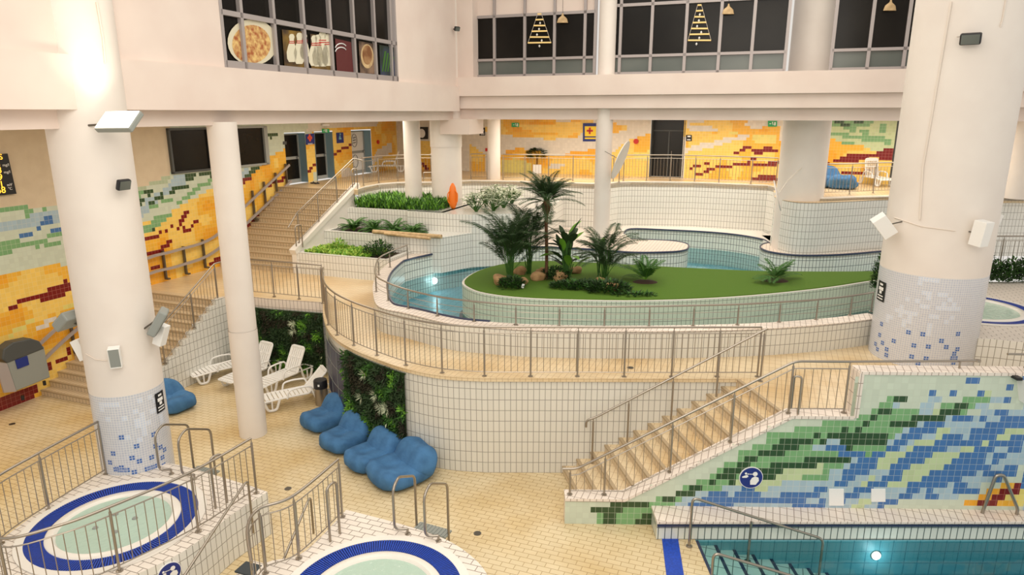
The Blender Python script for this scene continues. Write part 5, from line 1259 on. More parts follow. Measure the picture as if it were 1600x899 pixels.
for x, y, k, lb in [(744, 331, 0, 'pale green potless plant nearest the rescue can on the high terrace'), (760, 323, 1, 'pale plant second from the rescue can'), (771, 330, 2, 'pale plant at the front middle of the high terrace'), (787, 325, 3, 'pale plant behind the left palm fronds'), (800, 318, 4, 'pale plant farthest right on the high terrace'), (779, 318, 5, 'pale plant at the back of the high terrace')]:
    q = P(x, y, 4.20); R0 = random.Random(50+k); root = thing('pale_leaf_plant', lb, 'plant', (q.x, q.y, 4.2), group='pale leafy plants on the high terrace'); mb = MB(); st = MB()
    for j in range(34):
        az = R0.uniform(0, 6.28); e = R0.uniform(.7, 1.5); h = R0.uniform(.35, .75); b1 = q+Vector((math.cos(az)*math.cos(e)*h, math.sin(az)*math.cos(e)*h, h*math.sin(e))); st.tube([q+Vector((R0.uniform(-.05, .05), 0, 0)), b1], .012, 4)
        for jj in range(3): leaf(mb, b1, (math.cos(az+jj*2), math.sin(az+jj*2), R0.uniform(-.3, .4)), R0.uniform(.18, .30), .12, 0 if R0.random() < .6 else 1)
    mb.build('leaves', [M['leafx'], M['leafp']], root); st.build('stems', M['leafm'], root)
# potted tree on the gallery
q = P(839, 271, ZU); root = thing('potted_tree', 'small round potted tree in a white square pot on the far gallery', 'potted plant', (q.x, q.y, ZU))
MB().box(q+Vector((0, 0, .22)), (.42, .42, .44)).build('pot', M['wp'], root, bevel=.02)
MB().tube([q+up1*.4, q+up1*.9], .03, 6).build('trunk', M['bark'], root)
R0 = random.Random(61); mb = MB()
for k in range(700):
    a = R0.uniform(0, 6.28); e = R0.uniform(-1, 1.5); r = R0.uniform(.25, .5); leaf(mb, q+Vector((math.cos(a)*math.cos(e)*r*1.05, math.sin(a)*math.cos(e)*r, .95+math.sin(e)*r*.6)), (math.cos(a), math.sin(a), .3), .14, .07, 0 if R0.random() < .7 else 1)
mb.build('crown', DM, root)
# hedge bushes at the right, ivy by the thick column
bush('climbing dark ivy at the left side of the thick right column', pxyz(1374, 452, 3.0), .22, .22, 1.05, 900, 71, DM, name='ivy', cat='ivy', ls=(.06, .12))
for k in range(7):
    x = 1520+k*24; q = P(x, 443-k*0, ZC); hh = [1.0, .85, .65, .7, .8, .65, .8][k]
    bush(['tall dark shrub touching the right side of the thick column', 'dark shrub second from the thick column behind the raised tub', 'lower dark shrub third from the thick column behind the raised tub', 'dark shrub fourth from the thick column behind the raised tub', 'dark shrub near the right edge of the photo behind the raised tub', 'dark shrub at the right border of the photo', 'dark shrub at the far right end of the hedge'][k],
         Vector((q.x, q.y+.3, ZC)), .35, .3, hh, 620, 80+k, DM, name='hedge_shrub', cat='shrub', ls=(.07, .15), group='shrubs behind the raised hot tub')

# ------------------------------------------------------------------ fixtures, signs, small things
def pslab(px, n, c, d, mb=None, mi=0, out=0.0):
    """flat plate with outline given on plane n.p=c, thickness d, standing towards n"""
    mb = mb or MB(); f = [PW(x, y, n, c)+n*out for x, y in px]; N = len(f); b = [p-n*d for p in f]
    nr = (f[1]-f[0]).cross(f[2]-f[0])
    if nr.dot(n) < 0: f.reverse(); b.reverse()
    return mb.add(f+b, [tuple(range(N)), tuple(range(2*N-1, N-1, -1))]+[(k, N+k, N+(k+1) % N, (k+1) % N) for k in range(N)], mi=mi)
def text(s_, size, o, xd, n, m, parent, name='lettering', ex=.004, align='CENTER'):
    cu = bpy.data.curves.new(name, 'FONT'); cu.body = s_; cu.size = size; cu.extrude = ex; cu.align_x = align; cu.align_y = 'CENTER'
    t = bpy.data.objects.new('tmp', cu); col.objects.link(t); bpy.context.view_layer.update()
    me = bpy.data.meshes.new_from_object(t.evaluated_get(bpy.context.evaluated_depsgraph_get())); bpy.data.objects.remove(t)
    me.materials.clear(); me.materials.append(m); ob = bpy.data.objects.new(name, me); col.objects.link(ob)
    xd = Vector(xd).normalized(); n = Vector(n).normalized(); yd = n.cross(xd)
    ob.matrix_world = Matrix(((xd.x, yd.x, n.x, o[0]), (xd.y, yd.y, n.y, o[1]), (xd.z, yd.z, n.z, o[2]), (0, 0, 0, 1)))
    if parent: 
        w = ob.matrix_world.copy(); ob.parent = parent; ob.matrix_world = Matrix.Translation(-parent.location) @ w
        loc, rot, sc = (Matrix.Translation(-parent.location) @ w).decompose(); ob.location = loc; ob.rotation_euler = rot.to_euler(); ob.scale = sc
    return ob
def disc(c, n, r, d=.01, k=24, mb=None, sx=1, sy=1):
    mb = mb or MB(); n = Vector(n).normalized(); x = n.cross(up1); x = x.normalized() if x.length > .01 else Vector((1, 0, 0)); y = n.cross(x)*-1
    f = [Vector(c)+x*r*sx*math.cos(6.2832*i/k)+y*r*sy*math.sin(6.2832*i/k)+n*d for i in range(k)]; b = [p-n*d for p in f]
    if (f[1]-f[0]).cross(f[2]-f[1]).dot(n) < 0: f.reverse(); b.reverse()
    return mb.add(f+b, [tuple(range(k)), tuple(range(2*k-1, k-1, -1))]+[(i, k+i, k+(i+1) % k, (i+1) % k) for i in range(k)])
def obox(c, size, xd, yd, m, parent=None, name='box', bevel=0):
    """box with axes xd, yd (third by cross)"""
    xd = Vector(xd).normalized(); yd = Vector(yd); yd = (yd-xd*yd.dot(xd)).normalized(); zd = xd.cross(yd); c = Vector(c)
    vs_ = [c+xd*size[0]/2*i+yd*size[1]/2*j+zd*size[2]/2*k for i in (-1, 1) for j in (-1, 1) for k in (-1, 1)]
    return MB().add(vs_, [(0, 1, 3, 2), (4, 6, 7, 5), (0, 4, 5, 1), (2, 3, 7, 6), (0, 2, 6, 4), (1, 5, 7, 3)]).build(name, m, parent, bevel=bevel)
YN = Vector((0, -1, 0))
# loudspeakers
def speaker(label, c, size, xd, yd, grill=None, anchor=None):
    root = thing('loudspeaker', label, 'loudspeaker', c, group='white loudspeakers on the columns')
    obox(c, size, xd, yd, M['wp'], root, 'cabinet', bevel=.008)
    if grill is not None:
        g = Vector(grill).normalized(); obox(Vector(c)+g*(min(size)/2+.002)*1.0, (size[0]*.86, size[1]*.9, .008) if abs(Vector(xd).normalized().dot(g)) < .5 else (.008, size[1]*.9, size[2]*.86), xd, yd, M['grey'], root, 'speaker_grille')
    if anchor is not None: MB().tube([Vector(c), anchor], .015, 6).build('bracket', M['steeld'], root)
    return root
def colside(c, r, px, py, dist=.0, sgn=None):
    a, z, p = col_hit(c, r, px, py); n_ = Vector((math.cos(a), math.sin(a), 0)); return p+n_*dist, n_, p
# on left column
p, n_, w_ = colside(cL, .66, 181, 556, .09)
speaker('grey-fronted loudspeaker facing the camera on the left thick column', p, (.20, .40, .16), n_.cross(up1), up1+n_*.15, n_, w_)
p = PW(127, 546, YN, -cL.y+.1); speaker('white loudspeaker on the left side of the left thick column', p, (.17, .42, .18), (1, 0, .35), (-.45, 0, 1), None, Vector((cL.x-.62, cL.y-.1, p.z+.05)))
p = PW(252, 523, YN, -cL.y+.1); speaker('white loudspeaker on the right side of the left thick column', p, (.18, .42, .18), (1, -.2, -.35), (.45, 0, 1), None, Vector((cL.x+.62, cL.y-.1, p.z+.05)))
def projector(label, c, aim, size=(.42, .36, .14), m=None, arm=None):
    root = thing('floodlight', label, 'floodlight', c); aim = Vector(aim).normalized(); s_ = aim.cross(up1).normalized()
    obox(c, size, s_, aim.cross(s_)*-1, m or M['grey'], root, 'housing', bevel=.03)
    obox(Vector(c)+aim*(size[2]/2+.004), (size[0]*.85, size[1]*.82, .006), s_, aim.cross(s_)*-1, M['frost'], root, 'glass_face')
    if arm is not None: MB().tube([Vector(c)-aim*.05, arm], .018, 6).build('bracket', M['steeld'], root)
    return root
p = PW(108, 500, YN, -cL.y+.3); projector('large grey floodlight aimed to the left on the left thick column', p, (-.6, .2, .75), (.42, .42, .20), None, Vector((cL.x-.6, cL.y-.2, p.z-.15)))
p = PW(247, 503, YN, -cL.y+.2); projector('large grey floodlight aimed to the right on the left thick column', p, (.8, .3, -.55), (.42, .52, .16), None, Vector((cL.x+.6, cL.y-.2, p.z-.15)))
p, n_, w_ = colside(cL, .66, 183, 288, .16); p.x += .02
projector('small black floodlight on the left thick column below the lit lamp', p, n_+Vector((.5, 0, -.5)), (.26, .20, .09), M['black'], w_)
p, n_, w_ = colside(cR, 1.08, 1516, 62, .18)
projector('small floodlight high on the thick right column', p, n_+Vector((-.1, 0, -.35)), (.36, .22, .12), M['black'], w_)
MB().tube([w_+n_*.01+Vector((-.28, 0, .05)), w_+n_*.01+Vector((-.1, 0, .06)), w_+n_*.02], .012, 6).build('floodlight_cable', M['cable'])
tag(bpy.data.objects['floodlight_cable'], 'short cable beside the floodlight high on the thick right column', 'cable')
p = B(-11.1, 23.9, 10.65)+Vector((0, 0, 0)); p = PW(714, 45, UA, 24.0); projector('small black floodlight at the corner above the window sill', p, (.6, -.7, -.4), (.22, .16, .10), M['black'], p+Vector((-.3, .4, 0)))
# lit lamp
p = PW(183, 187, YN, -(cL.y-.80)); root = thing('lit_floodlight', 'glaring lit floodlight on the left thick column just under the ceiling edge', 'floodlight', p)
aim = Vector((-.22, -.66, .72)).normalized(); s_ = Vector((1, 0, -.30)); s_ = (s_-aim*s_.dot(aim)).normalized()
obox(p-aim*.05, (.76, .42, .10), s_, aim.cross(s_), M['grey'], root, 'housing', bevel=.02)
obox(p+aim*.004, (.72, .38, .008), s_, aim.cross(s_), M['lamp'], root, 'lamp_face')
MB().tube([p-aim*.08, Vector((cL.x+.35, cL.y-.55, p.z-.1))], .02, 6).build('bracket', M['steeld'], root)
d = bpy.data.lights.new('floodlight_beam', 'AREA'); d.energy = 7; d.spread = math.radians(75); d.size = .3; d.color = (1, .88, .70); d.shape = 'SQUARE'
o = bpy.data.objects.new('floodlight_beam', d); col.objects.link(o); o.location = p+aim*.03; o.rotation_euler = Vector((-.30, .30, 1)).to_track_quat('-Z', 'Y').to_euler()
# on right column
p = PW(1381, 353, YN, -(cR.y-.3)); speaker('white loudspeaker on the left side of the thick right column', p, (.30, .50, .26), (.8, -.3, .7), (-.7, 0, .75), None, Vector((cR.x-1.0, cR.y-.3, p.z+.1)))
p, n_, w_ = colside(cR, 1.08, 1514, 362, .22); speaker('white loudspeaker facing right on the thick right column', p+Vector((.12, 0, 0)), (.26, .52, .26), n_.cross(up1)+n_*.5, (.28, 0, 1), None, w_)
p = PW(1548, 349, YN, -(cR.y+.6)); speaker('white loudspeaker at the back right of the thick right column', p, (.26, .50, .24), (1, .3, -.3), (.38, 0, 1), None, Vector((cR.x+.9, cR.y+.5, p.z)))
# conduits on the columns
def conduit(c, r, pts, label, rad=.022, lead=0):
    q = [];
    for (a, b) in zip(pts, pts[1:]):
        for k in range(8): t = k/8; x, y = a[0]+(b[0]-a[0])*t, a[1]+(b[1]-a[1])*t; ang, z, _ = col_hit(c, r, x, y); q.append(Vector((c.x+(r+rad)*math.cos(ang), c.y+(r+rad)*math.sin(ang), z)))
    return tag(MB().tube(q, rad, 8).build('conduit', M['cable'], smooth=True), label, 'conduit')
conduit(cR, 1.08, [(1487, 3), (1462, 150), (1443, 260), (1437, 355)], 'vertical cable conduit down the front of the thick right column', .02)
conduit(cR, 1.08, [(1398, 340), (1440, 354), (1500, 362)], 'horizontal cable between the loudspeakers on the thick right column', .010)
conduit(cR, 1.08, [(1573, -10), (1566, 30), (1562, 44)], 'short bent conduit at the upper right of the thick right column', .014)
conduit(cL, .66, [(150, 3), (160, 60), (164, 104)], 'conduit high on the right side of the left thick column', .018)
conduit(cL, .66, [(135, 553), (150, 562), (170, 564)], 'cable sagging between loudspeakers on the left thick column', .010)
# pictogram signs on the column feet
def pict(c, r, px, py, w, h, label):
    ang, z, _ = col_hit(c, r, px, py); k = w/r; m = MB()
    root = thing('pictogram_sign', label, 'sign', (c.x+r*math.cos(ang), c.y+r*math.sin(ang), z))
    def cq(a0, a1, z0, z1, off, mb): 
        P4 = [(c.x+(r+off)*math.cos(a), c.y+(r+off)*math.sin(a)) for a in (a0, (a0+a1)/2, a1)]
        mb.strip([Vector(q) for q in P4], z0, z1)
    cq(ang-k/2, ang+k/2, z-h/2, z+h/2, .012, m); m.build('sign_plate', M['black'], root)
    m = MB()
    for (a, b, c0, c1) in ((-.2, .2, .30, .40), (-.3, .3, .05, .22), (-.15, .15, -.12, .03), (-.35, .35, -.26, -.20), (-.35, .35, -.40, -.34)): cq(ang+a*k, ang+b*k, z+c0*h, z+c1*h, .016, m)
    m.build('pictogram', M['wsign'], root)
pict(cL, .66, 250, 628, .26, .42, 'black and white pictogram sign on the tiled foot of the left column')
pict(cR, 1.08, 1377, 455, .34, .46, 'black and white pictogram sign on the tiled foot of the right column')

# stair lift along the left wall
wv = VL+.16
def WL(x, y, v=wv): return PW(x, y, VA, v)
root = thing('stair_lift', 'grey wheelchair stair lift at the foot of the mosaic wall with double rail', 'stair lift', WL(40, 620))
for nm_, px in (('guide_rail', [(60, 540), (108, 497), (215, 412), (270, 393), (318, 379), (345, 362), (372, 333), (452, 258)]), ('guide_rail', [(68, 563), (113, 521), (218, 436), (275, 417), (320, 402), (350, 382), (374, 360), (455, 283)])):
    q = spline([WL(x, y) for x, y in px], 5); m = MB()
    for a, b in zip(q, q[1:]): m.beam(a, b+(b-a)*.02, .06, .085)
    m.build(nm_, M['alu'], root)
for (x, y0, y1) in [(108, 495, 555), (223, 400, 446), (254, 392, 438), (286, 385, 430), (316, 374, 420), (394, 298, 345), (412, 284, 328), (430, 270, 312), (446, 256, 298)]:
    a, b = WL(x, y0, VL+.08), WL(x, y1, VL+.08); b.x, b.y = a.x, a.y; m = MB().box((a+b)/2, (.08, .06, a.z-b.z), rz=-AZ); m.box(b+Vector((0, 0, .02))+VA*.07, (.16, .10, .05), rz=-AZ); m.build('rail_post', M['steeld'], root)
nv = VA; cv = VL+.62
pslab([(10, 566), (69, 541), (79, 590), (25, 612)], nv, cv, .30).build('lift_body', M['grey'], root, bevel=.03)
pslab([(3, 562), (5, 546), (20, 535), (48, 529), (61, 533), (69, 545), (11, 568)], nv, cv, .34, out=.02).build('lift_hood', M['gd'], root, bevel=.03)
pslab([(-8, 566), (10, 568), (25, 612), (6, 614)], nv, cv, .05, out=.02).build('side_flap', M['alu'], root)
pslab([(23, 563), (42, 556), (45, 570), (27, 577)], nv, cv, .02, out=.02).build('lift_label', M['navy'], root)
for x, y in ((36, 625), (70, 602)):
    q = PW(x, y, nv, cv-.1); MB().tube([q, q+Vector((0, 0, .12))], .04, 8).build('caster', M['black'], root)
# LED board
nl = VA; cl_ = VL+.10
root = thing('led_board', 'black board with glowing orange readings at the left edge of the photo', 'display board', PW(5, 300, nl, cl_))
pslab([(-60, 250), (12, 240), (26, 303), (-42, 310)], nl, cl_, .08).build('board_case', M['black'], root)
xd = -UA
for (x, y, s_, h_, m_) in [(4, 245.5, 'CES', .20, 'led'), (2, 255, '0.1', .23, 'led'), (3, 266, '0.3', .23, 'led'), (4, 277, '7.9', .23, 'led'), (6, 288, '751', .23, 'led'), (9, 297, '28.58', .23, 'led')]:
    q = PW(x, y, nl, cl_+.01); text(s_, h_, q, UA, VA, M[m_], root, 'reading', align='RIGHT')
for (x, y, s_) in [(9, 258, 'mg/l'), (11, 269, 'mg/l'), (15, 289, 'mV'), (16, 295, '°C')]: text(s_, .10, PW(x, y, nl, cl_+.01), UA, VA, M['wsign'], root, 'unit_label')
# round blue signs
def roundsign(label, c, n, r):
    n = Vector(n).normalized(); root = thing('round_sign', label, 'sign', c, group='round blue pictogram signs'); x = up1.cross(n).normalized(); y = up1
    disc(c, n, r, .02, 40).build('sign_border', M['wsign'], root); disc(c+n*.005, n, r*.94, .02, 40).build('sign_disc', M['navy'], root)
    g = MB(); q = c+n*.027
    disc(q+x*r*.30+y*r*.38, n, r*.20, .004, 20, g)
    def poly(pts): 
        f = [q+x*a*r+y*b*r+n*.004 for a, b in pts]; g.add(f, [tuple(range(len(f)))])
    poly([(-.05, -.62), (.42, -.62), (.66, -.25), (.60, .05), (.30, .16), (.05, .02), (-.08, -.25)])
    disc(q-x*r*.48+y*r*.42, n, r*.10, .004, 14, g)
    poly([(-.75, .02), (-.40, .02), (-.25, .14), (-.36, .30), (-.52, .26), (-.80, .12)]); poly([(-.38, .38), (-.26, .30), (-.24, .46)]); poly([(-.22, .34), (.10, .34), (.10, .40), (-.22, .40)])
    g.build('pictogram', M['wsign'], root); return root
roundsign('round blue pictogram sign on the green and blue mosaic wall', MW(1173, 746)+Vector((0, -.005, 0)), -mn, .225)
a, b = P(206, 901, ZT), P(290, 860, ZT); tt = (b-a); tt.z = 0; tt.normalize(); nn = Vector((tt.y, -tt.x, 0)); c_ = nn.dot(a)
roundsign('round blue pictogram sign on the wall of the lower left hot tub', PW(264, 896, nn, c_+.02), nn, .19)
# white square covers on the mural
for (x0, y0, x1, y1, lb) in [(1295, 764, 1318, 790, 'taller white plate set in the mosaic wall above the pool'), (1361, 764, 1383, 784, 'smaller white plate set in the mosaic wall above the pool')]:
    tag(pslab([(x0, y0), (x1, y0), (x1, y1), (x0, y1)], -mn, -mc, .02, out=.015).build('wall_plate', M['wsign']), lb, 'wall plate')
q = MW(1594, 592); root = thing('wall_speaker', 'white wedge shaped fixture on a dark bracket at the right edge of the mosaic wall', 'fixture', q)
obox(MW(1584, 588)+Vector((0, -.08, 0)), (.10, .16, .05), (1, 0, 0), (0, 1, 0), M['black'], root, 'bracket')
m = MB(); a = MW(1588, 589); b = MW(1612, 600); c = MW(1592, 626); o_ = Vector((0, -.30, 0)); m.add([a, b, c, a+o_*.8, b+o_, c+o_*.6], [(0, 2, 1), (3, 4, 5), (0, 1, 4, 3), (1, 2, 5, 4), (2, 0, 3, 5)]); m.build('shade', M['wp'], root)
# floor drains
for x, y, z, lb in [(19, 663, 0, 'small dark floor drain near the stair lift'), (450, 764, 0, 'small floor drain left of the railing between the hot tubs'), (746, 834, 0, 'small floor drain right of the bottom centre hot tub'), (985, 575, ZM, 'square floor drain on the raised walkway')]:
    q = P(x, y, z); m = MB().lathe(q, [(.075, 0), (.075, .006), (.001, .006)], 16)
    for k in range(3): m.box(q+Vector((0, (k-1)*.04, .008)), (.10, .012, .004))
    tag(m.build('floor_drain', M['steeld'], loc=q), lb, 'drain')
# signs around the gallery
def plate(name, label, px, n, c, m_, cat='sign', d=.03, parent=None):
    if parent: return pslab(px, n, c, d, out=d).build(name, m_, parent)
    o = pslab(px, n, c, d, out=d).build(name, m_); return tag(o, label, cat)
nb, cb_ = -UA, -UB
root = thing('door_sign', 'navy sign with red clover symbol beside the first gallery door', 'sign', WL(478, 226)); plate('sign_plate', None, [(477, 210), (490, 208.5), (490.5, 225), (478, 226.5)], VA, VL, M['navy'], parent=root)
q = PW(484, 215.5, VA, VL+.035); rr = mat('coral', 'e0583c', .5, emit=.0)
for dx, dz in ((-.09, 0), (.09, 0), (0, .09), (0, -.09)): disc(q+UA*dx+up1*dz, VA, .07, .01, 14).build('clover_leaf', rr, root)
text('BASENY', .09, q+up1*(-.26)+VA*.01, UA, VA, M['wsign'], root)
root = thing('door_sign', 'navy sign with pale figure beside the second gallery door', 'sign', WL(525, 224)); plate('sign_plate', None, [(525, 207.5), (535.5, 207), (536.5, 223), (526, 224)], VA, VL, M['navy'], parent=root)
q = PW(530.5, 214, VA, VL+.035); disc(q+up1*.12+UA*.06, VA, .045, .01, 12).build('figure_head', M['poolb'], root); m = MB().beam(q+UA*.05+up1*.06, q+UA*.0-up1*.05, .02, .09); m.beam(q-UA*.05-up1*.08, q+UA*.12-up1*.08, .02, .08); m.build('figure_body', M['poolb'], root)
def exitsign(label, px, n, c):
    x0, y0, x1, y1 = px; root = thing('exit_sign', label, 'exit sign', PW(x0, y1, n, c), group='green exit signs')
    plate('sign_box', None, [(x0, y0), (x1, y0), (x1, y1), (x0, y1)], n, c, M['green'], parent=root, d=.06)
    q = PW((x0+x1)/2, (y0+y1)/2, n, c+.07); xx = up1.cross(n).normalized(); w_ = (x1-x0)/30
    m = MB(); disc(q+xx*.0+up1*.06, n, .022, .004, 10, m); m.beam(q+up1*.04+n*.003, q-up1*.05+xx*.03+n*.003, .01, .03); m.beam(q+xx*.10-up1*.07+n*.003, q+xx*.10+up1*.07+n*.003, .01, .06); m.beam(q-xx*.05+n*.003, q-xx*.13+n*.003, .01, .03); m.build('running_figure', M['wsign'], root)
exitsign('green exit sign above the second gallery door', (503, 201.5, 513, 207.5), VA, VL+.02)
exitsign('green exit sign on the yellow back wall left of the potted tree', (800, 192, 811, 198.5), nb, cb_)
exitsign('green exit sign at the right end of the back wall beside the wide column', (1200, 189, 1214, 198), nb, cb_)
root = thing('first_aid_sign', 'yellow sign with red cross on navy background left of the slim column', 'sign', PW(911, 221, nb, cb_))
plate('sign_back', None, [(911, 192.5), (938, 192.5), (938, 221), (911, 221)], nb, cb_, M['navy'], parent=root)
plate('sign_panel', None, [(914, 197.5), (936, 197.5), (936, 213), (914, 213)], nb, cb_+.02, M['yellow'], parent=root); plate('sign_strip', None, [(914, 215), (936, 215), (936, 217.3), (914, 217.3)], nb, cb_+.02, M['yellow'], parent=root)
q = PW(921.5, 204.5, nb, cb_+.06); m = MB().box(q, (.30, .02, .09), rz=-AZ); m.box(q, (.09, .02, .30), rz=-AZ); m.build('cross', M['red'], root)
root = thing('burger_poster', 'black poster with a burger and a white round label on the back wall', 'poster', PW(642, 218, nb, cb_))
plate('poster_board', None, [(636, 198.5), (669, 198.5), (669, 217.5), (636, 217.5)], nb, cb_, M['black'], parent=root)
q = PW(645, 209, nb, cb_+.035); disc(q+up1*.10, nb, .30, .005, 20, sy=.42).build('burger_bun', mat('bun', 'c98a44', .6), root); disc(q-up1*.02, nb, .31, .008, 20, sy=.22).build('burger_filling', mat('lettuce', '5f8a2e', .6), root); disc(q-up1*.13, nb, .29, .006, 20, sy=.3).build('burger_patty', mat('patty', '6a2f1c', .6), root)
q = PW(659, 208.5, nb, cb_+.035); disc(q, nb, .20, .008, 24, sy=1.15).build('poster_label', M['wsign'], root)
root = thing('notice_sign', 'small black notice with white lines left of the small far column', 'sign', PW(749, 212, nb, cb_)); plate('sign_plate', None, [(749.5, 199.5), (758, 199.5), (758, 212), (749.5, 212)], nb, cb_, M['black'], parent=root)
q = PW(754, 204, nb, cb_+.035); disc(q, nb, .07, .005, 14).build('symbol', M['wsign'], root); m = MB()
for k in range(2): m.box(q-up1*(.14+.06*k), (.18, .01, .025), rz=-AZ)
m.build('text_lines', M['wsign'], root)
root = thing('notice_sign', 'small black notice right of the black double door', 'sign', PW(1072, 221, nb, cb_)); plate('sign_plate', None, [(1072, 211), (1081, 211), (1081, 220.5), (1072, 220.5)], nb, cb_, M['black'], parent=root)
q = PW(1076.5, 215, nb, cb_+.035); m = MB().box(q+up1*.05, (.14, .01, .06), rz=-AZ); m.box(q-up1*.10, (.16, .01, .04), rz=-AZ); m.build('symbol', M['wsign'], root)
plate('fire_sign', 'tiny red fire equipment sign beside the small far column', [(758.5, 231.5), (763, 231.5), (763, 236.5), (758.5, 236.5)], nb, cb_, M['red'])
tag(disc(PW(994, 221, nb, cb_), nb, .12, .06, 16).build('fire_alarm_bell', M['red']), 'round red alarm bell on the wall left of the black double door', 'alarm bell')
tag(disc(PW(590, 222, VA, VL), VA, .10, .06, 16).build('fire_alarm_bell', M['red']), 'round red alarm bell on the yellow wall right of the third gallery door', 'alarm bell')
plate('wall_box', 'small white box on the far wall low beside the slim column', [(643, 253), (659, 253), (659, 266), (643, 266)], nb, cb_, M['wsign'], 'wall box', .12)
p = PW(679, 214, UA, 28.5); root = speaker('white loudspeaker tilted beside the corner column above the gallery', p, (.22, .50, .20), (1, 0, .35), (-.35, 0, 1), None, p+Vector((.4, .1, 0)))
# steel frame, slippers, kiosk
a = P(662, 284, ZU); root = thing('loop_stand', 'low steel frame with two loops on the gallery left of the corner column', 'frame', a)
MB().tube([a, a+up1*.4, a+up1*.4+Vector((.8, .1, 0)), a+Vector((.8, .1, 0))], .02, 6, fil=.05).build('low_loop', M['steel'], root)
MB().tube([a+Vector((.3, .3, 0)), a+Vector((.3, .3, 1.2)), a+Vector((.55, .3, 1.2)), a+Vector((.55, .3, 0))], .02, 6, fil=.05).build('tall_loop', M['steel'], root)
for k, (x, lb) in enumerate([(489, 'left black slipper on the gallery floor between the doors'), (495, 'right black slipper on the gallery floor between the doors')]):
    q = P(x, 287+k*.6, ZU); m = blob((q.x, q.y, ZU+.03), .12, .05, .03, nx=14, ny=8, wr=0, rot=.3); m.tube([q+Vector((0, -.05, .03)), q+Vector((.03, 0, .09)), q+Vector((.05, .05, .03))], .015, 6)
    tag(m.build('slipper', M['black'], loc=q), lb, 'slipper')
q = P(1563, 292, ZU); q.y += 1.0; root = thing('fitness_machine', 'dark fitness machine with a small red light beyond the railing at the right edge', 'machine', q)
MB().tube([q, q+up1*1.2], .08, 8).build('column', M['gd'], root); obox(q+Vector((0, -.05, 1.45)), (.5, .42, .18), (1, 0, 0), (0, .2, 1), M['gd'], root, 'console', bevel=.03); MB().box(q+Vector((-.32, -.1, 1.25)), (.06, .03, .05)).build('red_light', mat('red_glow', (1, .08, .03, 1), .5, emit=6), root)
MB().box(q+Vector((0, .3, .12)), (.7, 1.4, .2)).build('base', M['black'], root)
# tilted round reflectors
c = PW(969, 250, UA, 24.6); root = thing('round_reflector', 'round cream disc tilted on a thin arm beside the slim central column', 'disc', c)
nd = Vector((.88, -.36, -.36)).normalized(); dd = MB(); disc(c, nd, .72, .03, 36, dd); dd.build('disc', M['colpaint'], root); MB().tube([c, c+Vector((-.55, .1, .30))], .012, 6).build('arm', M['steeld'], root)
c = PW(1214, 306, UA, 24.3); root = thing('round_reflector', 'round disc seen edge on with a thin arm beside the wide gallery column', 'disc', c)
disc(c, Vector((.93, -.36, .31)).normalized(), .52, .03, 36).build('disc', M['colpaint'], root); MB().tube([c, c+Vector((.35, .1, .5)), Vector((cE.x-.35, cE.y-.74, c.z+.8))], .012, 6).build('arm', M['cable'], root)
# posters behind the left upper window (bottom row of panes)
def wp_(px): return [PW(x, y, VA, -11.38) for x, y in px]
def dpoly(px, m_, name, parent, off=0.0):
    return pslab(px, VA, -11.395, .004, out=.012+off).build(name, m_, parent)
def ell(cx, cy, rx, ry, rot=0, n=28, a0=0, a1=6.2832):
    return [(cx+rx*math.cos(t)*math.cos(rot)-ry*math.sin(t)*math.sin(rot), cy+rx*math.cos(t)*math.sin(rot)+ry*math.sin(t)*math.cos(rot)) for t in [a0+(a1-a0)*k/n for k in range(n)]]
root = thing('window_decal', 'picture of a large pasta pizza on a white plate in the left upper window', 'window picture', PW(392, 95, VA, -11.38))
dpoly(ell(394, 66, 39, 36, .15), mat('plate_white', 'd8cfb4', .5), 'plate', root)
dpoly(ell(392, 69, 30, 30, .15), noisemat('pizza_topping', 'a3562a', 'e2c07a', 9, .7, .3, 5), 'pizza', root, .006)
root = thing('window_decal', 'picture of white bowling pins in the left upper window', 'window picture', PW(480, 105, VA, -11.38))
dpoly([(440, 46), (476, 50), (479, 107), (444, 103)], noisemat('pin_backdrop', '3a2610', '8a6a24', 2.5, .7), 'backdrop', root); dpoly([(484, 53), (516, 57), (519, 110), (486, 108)], bpy.data.materials['pin_backdrop'], 'backdrop', root)
pinm = mat('pin_white', 'ded6bc', .5)
def pin(x, y, h, m_=pinm):
    pr = [(.10, 0), (.17, .12), (.19, .35), (.14, .55), (.075, .72), (.085, .82), (.105, .90), (.07, .98), (.01, 1.0)]
    pts_ = [(x+a*h*.95, y-b*h) for a, b in pr]+[(x-a*h*.95, y-b*h) for a, b in pr[::-1]]
    dpoly(pts_, m_, 'pin', root, .006)
    for bb in (.66, .72): dpoly([(x-.10*h, y-bb*h), (x+.10*h, y-bb*h), (x+.10*h, y-(bb+.025)*h), (x-.10*h, y-(bb+.025)*h)], M['red'], 'pin_stripe', root, .012)
for x, y, h in [(455, 97, 44), (467, 100, 49), (475, 92, 40), (490, 103, 48), (496, 104, 50), (503, 104, 56), (511, 103, 50)]: pin(x, y, h)
root = thing('window_decal', 'dark red picture with white curves in the left upper window', 'window picture', PW(535, 112, VA, -11.38))
dpoly([(523, 60), (548, 66), (552, 116), (526, 112)], mat('decal_red', '5a1d1c', .6), 'picture', root)
for k in range(2): 
    m = MB().tube([PW(x, y+k*6, VA, -11.365) for x, y in ell(533, 76, 9, 8, 0, 10, math.pi*1.05, math.pi*1.9)], .015, 4); m.build('white_curve', M['wsign'], root)
root = thing('window_decal', 'picture of a coffee cup seen from above in the left upper window', 'window picture', PW(572, 116, VA, -11.38))
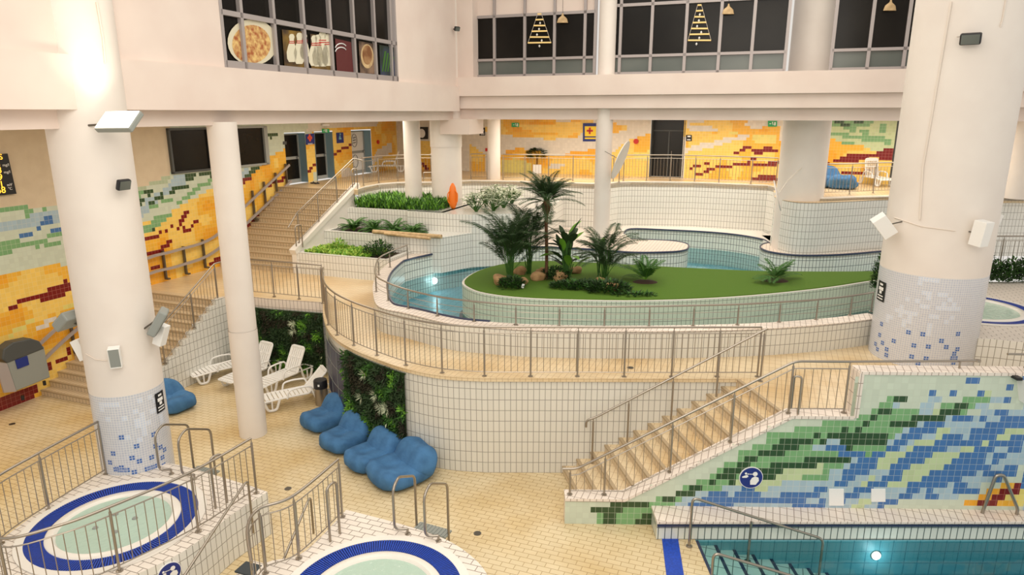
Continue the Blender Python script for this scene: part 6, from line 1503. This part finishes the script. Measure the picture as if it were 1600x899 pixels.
dpoly([(560, 64), (586, 69), (588, 116), (562, 114)], noisemat('coffee_backdrop', '3a2a1e', '8a6e58', 3, .7), 'picture', root); dpoly(ell(573, 88, 10, 19, -.05), M['log'], 'cup', root, .006); dpoly(ell(573, 86, 7.5, 15, -.05), noisemat('coffee', '7a4c28', 'c09868', 2.5, .5), 'coffee', root, .012)
root = thing('window_decal', 'dark green and blue picture in the rightmost pane of the left upper window', 'window picture', PW(605, 119, VA, -11.38))
dpoly([(592, 70), (615, 74), (617, 119), (594, 117)], noisemat('leaf_backdrop', '1c2a1c', '39405c', 1.5, .7), 'picture', root)
for k in range(4): dpoly([(600+k*4, 80+k*3), (603+k*4, 80+k*3), (598+k*4, 112), (596+k*4, 112)], M['leafm'], 'leaf', root, .006)
# hanging stick trees in the back windows, pendant lamps
gold = mat('gold_lights', 'd8b878', .5, emit=.5)
def stick_tree(label, cx, y0, y1, w0, w1, n=6):
    c = WB-.04; root = thing('stick_tree', label, 'decoration', PW(cx, y1, UA, c), group='stick tree decorations')
    prev = None
    for k in range(n):
        t = k/(n-1); y = y0+(y1-y0)*t; w = w0+(w1-w0)*t; a, b = PW(cx-w, y, UA, c), PW(cx+w, y-.6*(k % 2), UA, c); MB().tube([a, b], .028, 6).build('stick', gold, root)
        if prev:
            MB().tube([prev[0], a], .006, 4).build('string', M['cable'], root); MB().tube([prev[1], b], .006, 4).build('string', M['cable'], root)
        prev = (a, b)
        if k: 
            q = a.lerp(b, .3+.4*((k*37) % 10)/10)-up1*.12; MB().lathe(q, [(.001, -.05), (.04, 0), (.001, .05)], 10).build('bauble', M['wsign'], root)
stick_tree('hanging tree made of glowing sticks in the left back window', 843, 22, 67, 3, 18)
stick_tree('hanging tree made of glowing sticks in the middle back window', 1093, 8, 63, 3, 18, 7)
for x, y, lb in [(1138, 16, 'pale pendant lamp in the middle back window'), (1391, 10, 'pale pendant lamp in the right back window'), (879, 30, 'dim pendant lamp in the left back window')]:
    q = PW(x, y, UA, WB-.12); root = thing('pendant_lamp', lb, 'lamp', q, group='pendant lamps in the upper windows'); MB().lathe(q, [(.20, -.12), (.16, .02), (.04, .12), (.02, .2)], 16, sy=.3).build('lamp_shade', M['log'], root, smooth=True); MB().tube([q+up1*.2, q+up1*1.2], .006, 4).build('cord', M['black'], root)
# open brochure-like white control box on the thermostats
plate('thermostat', 'small white frame switch on the mosaic wall left of the first gallery door', [(442, 221), (447, 221), (447, 226), (442, 226)], VA, VL, M['gd'], 'switch', .03)
plate('emergency_light', 'long white emergency light above the second gallery door', [(503, 194), (513, 194), (513, 197), (503, 197)], VA, VL+.05, M['wsign'], 'light fitting', .06)
plate('exit_label', 'tiny green and white sign on the mosaic wall right of the left thick column', [(208, 356), (213, 355), (213, 361), (208, 362)], VA, VL, M['wsign'], 'sign', .02)
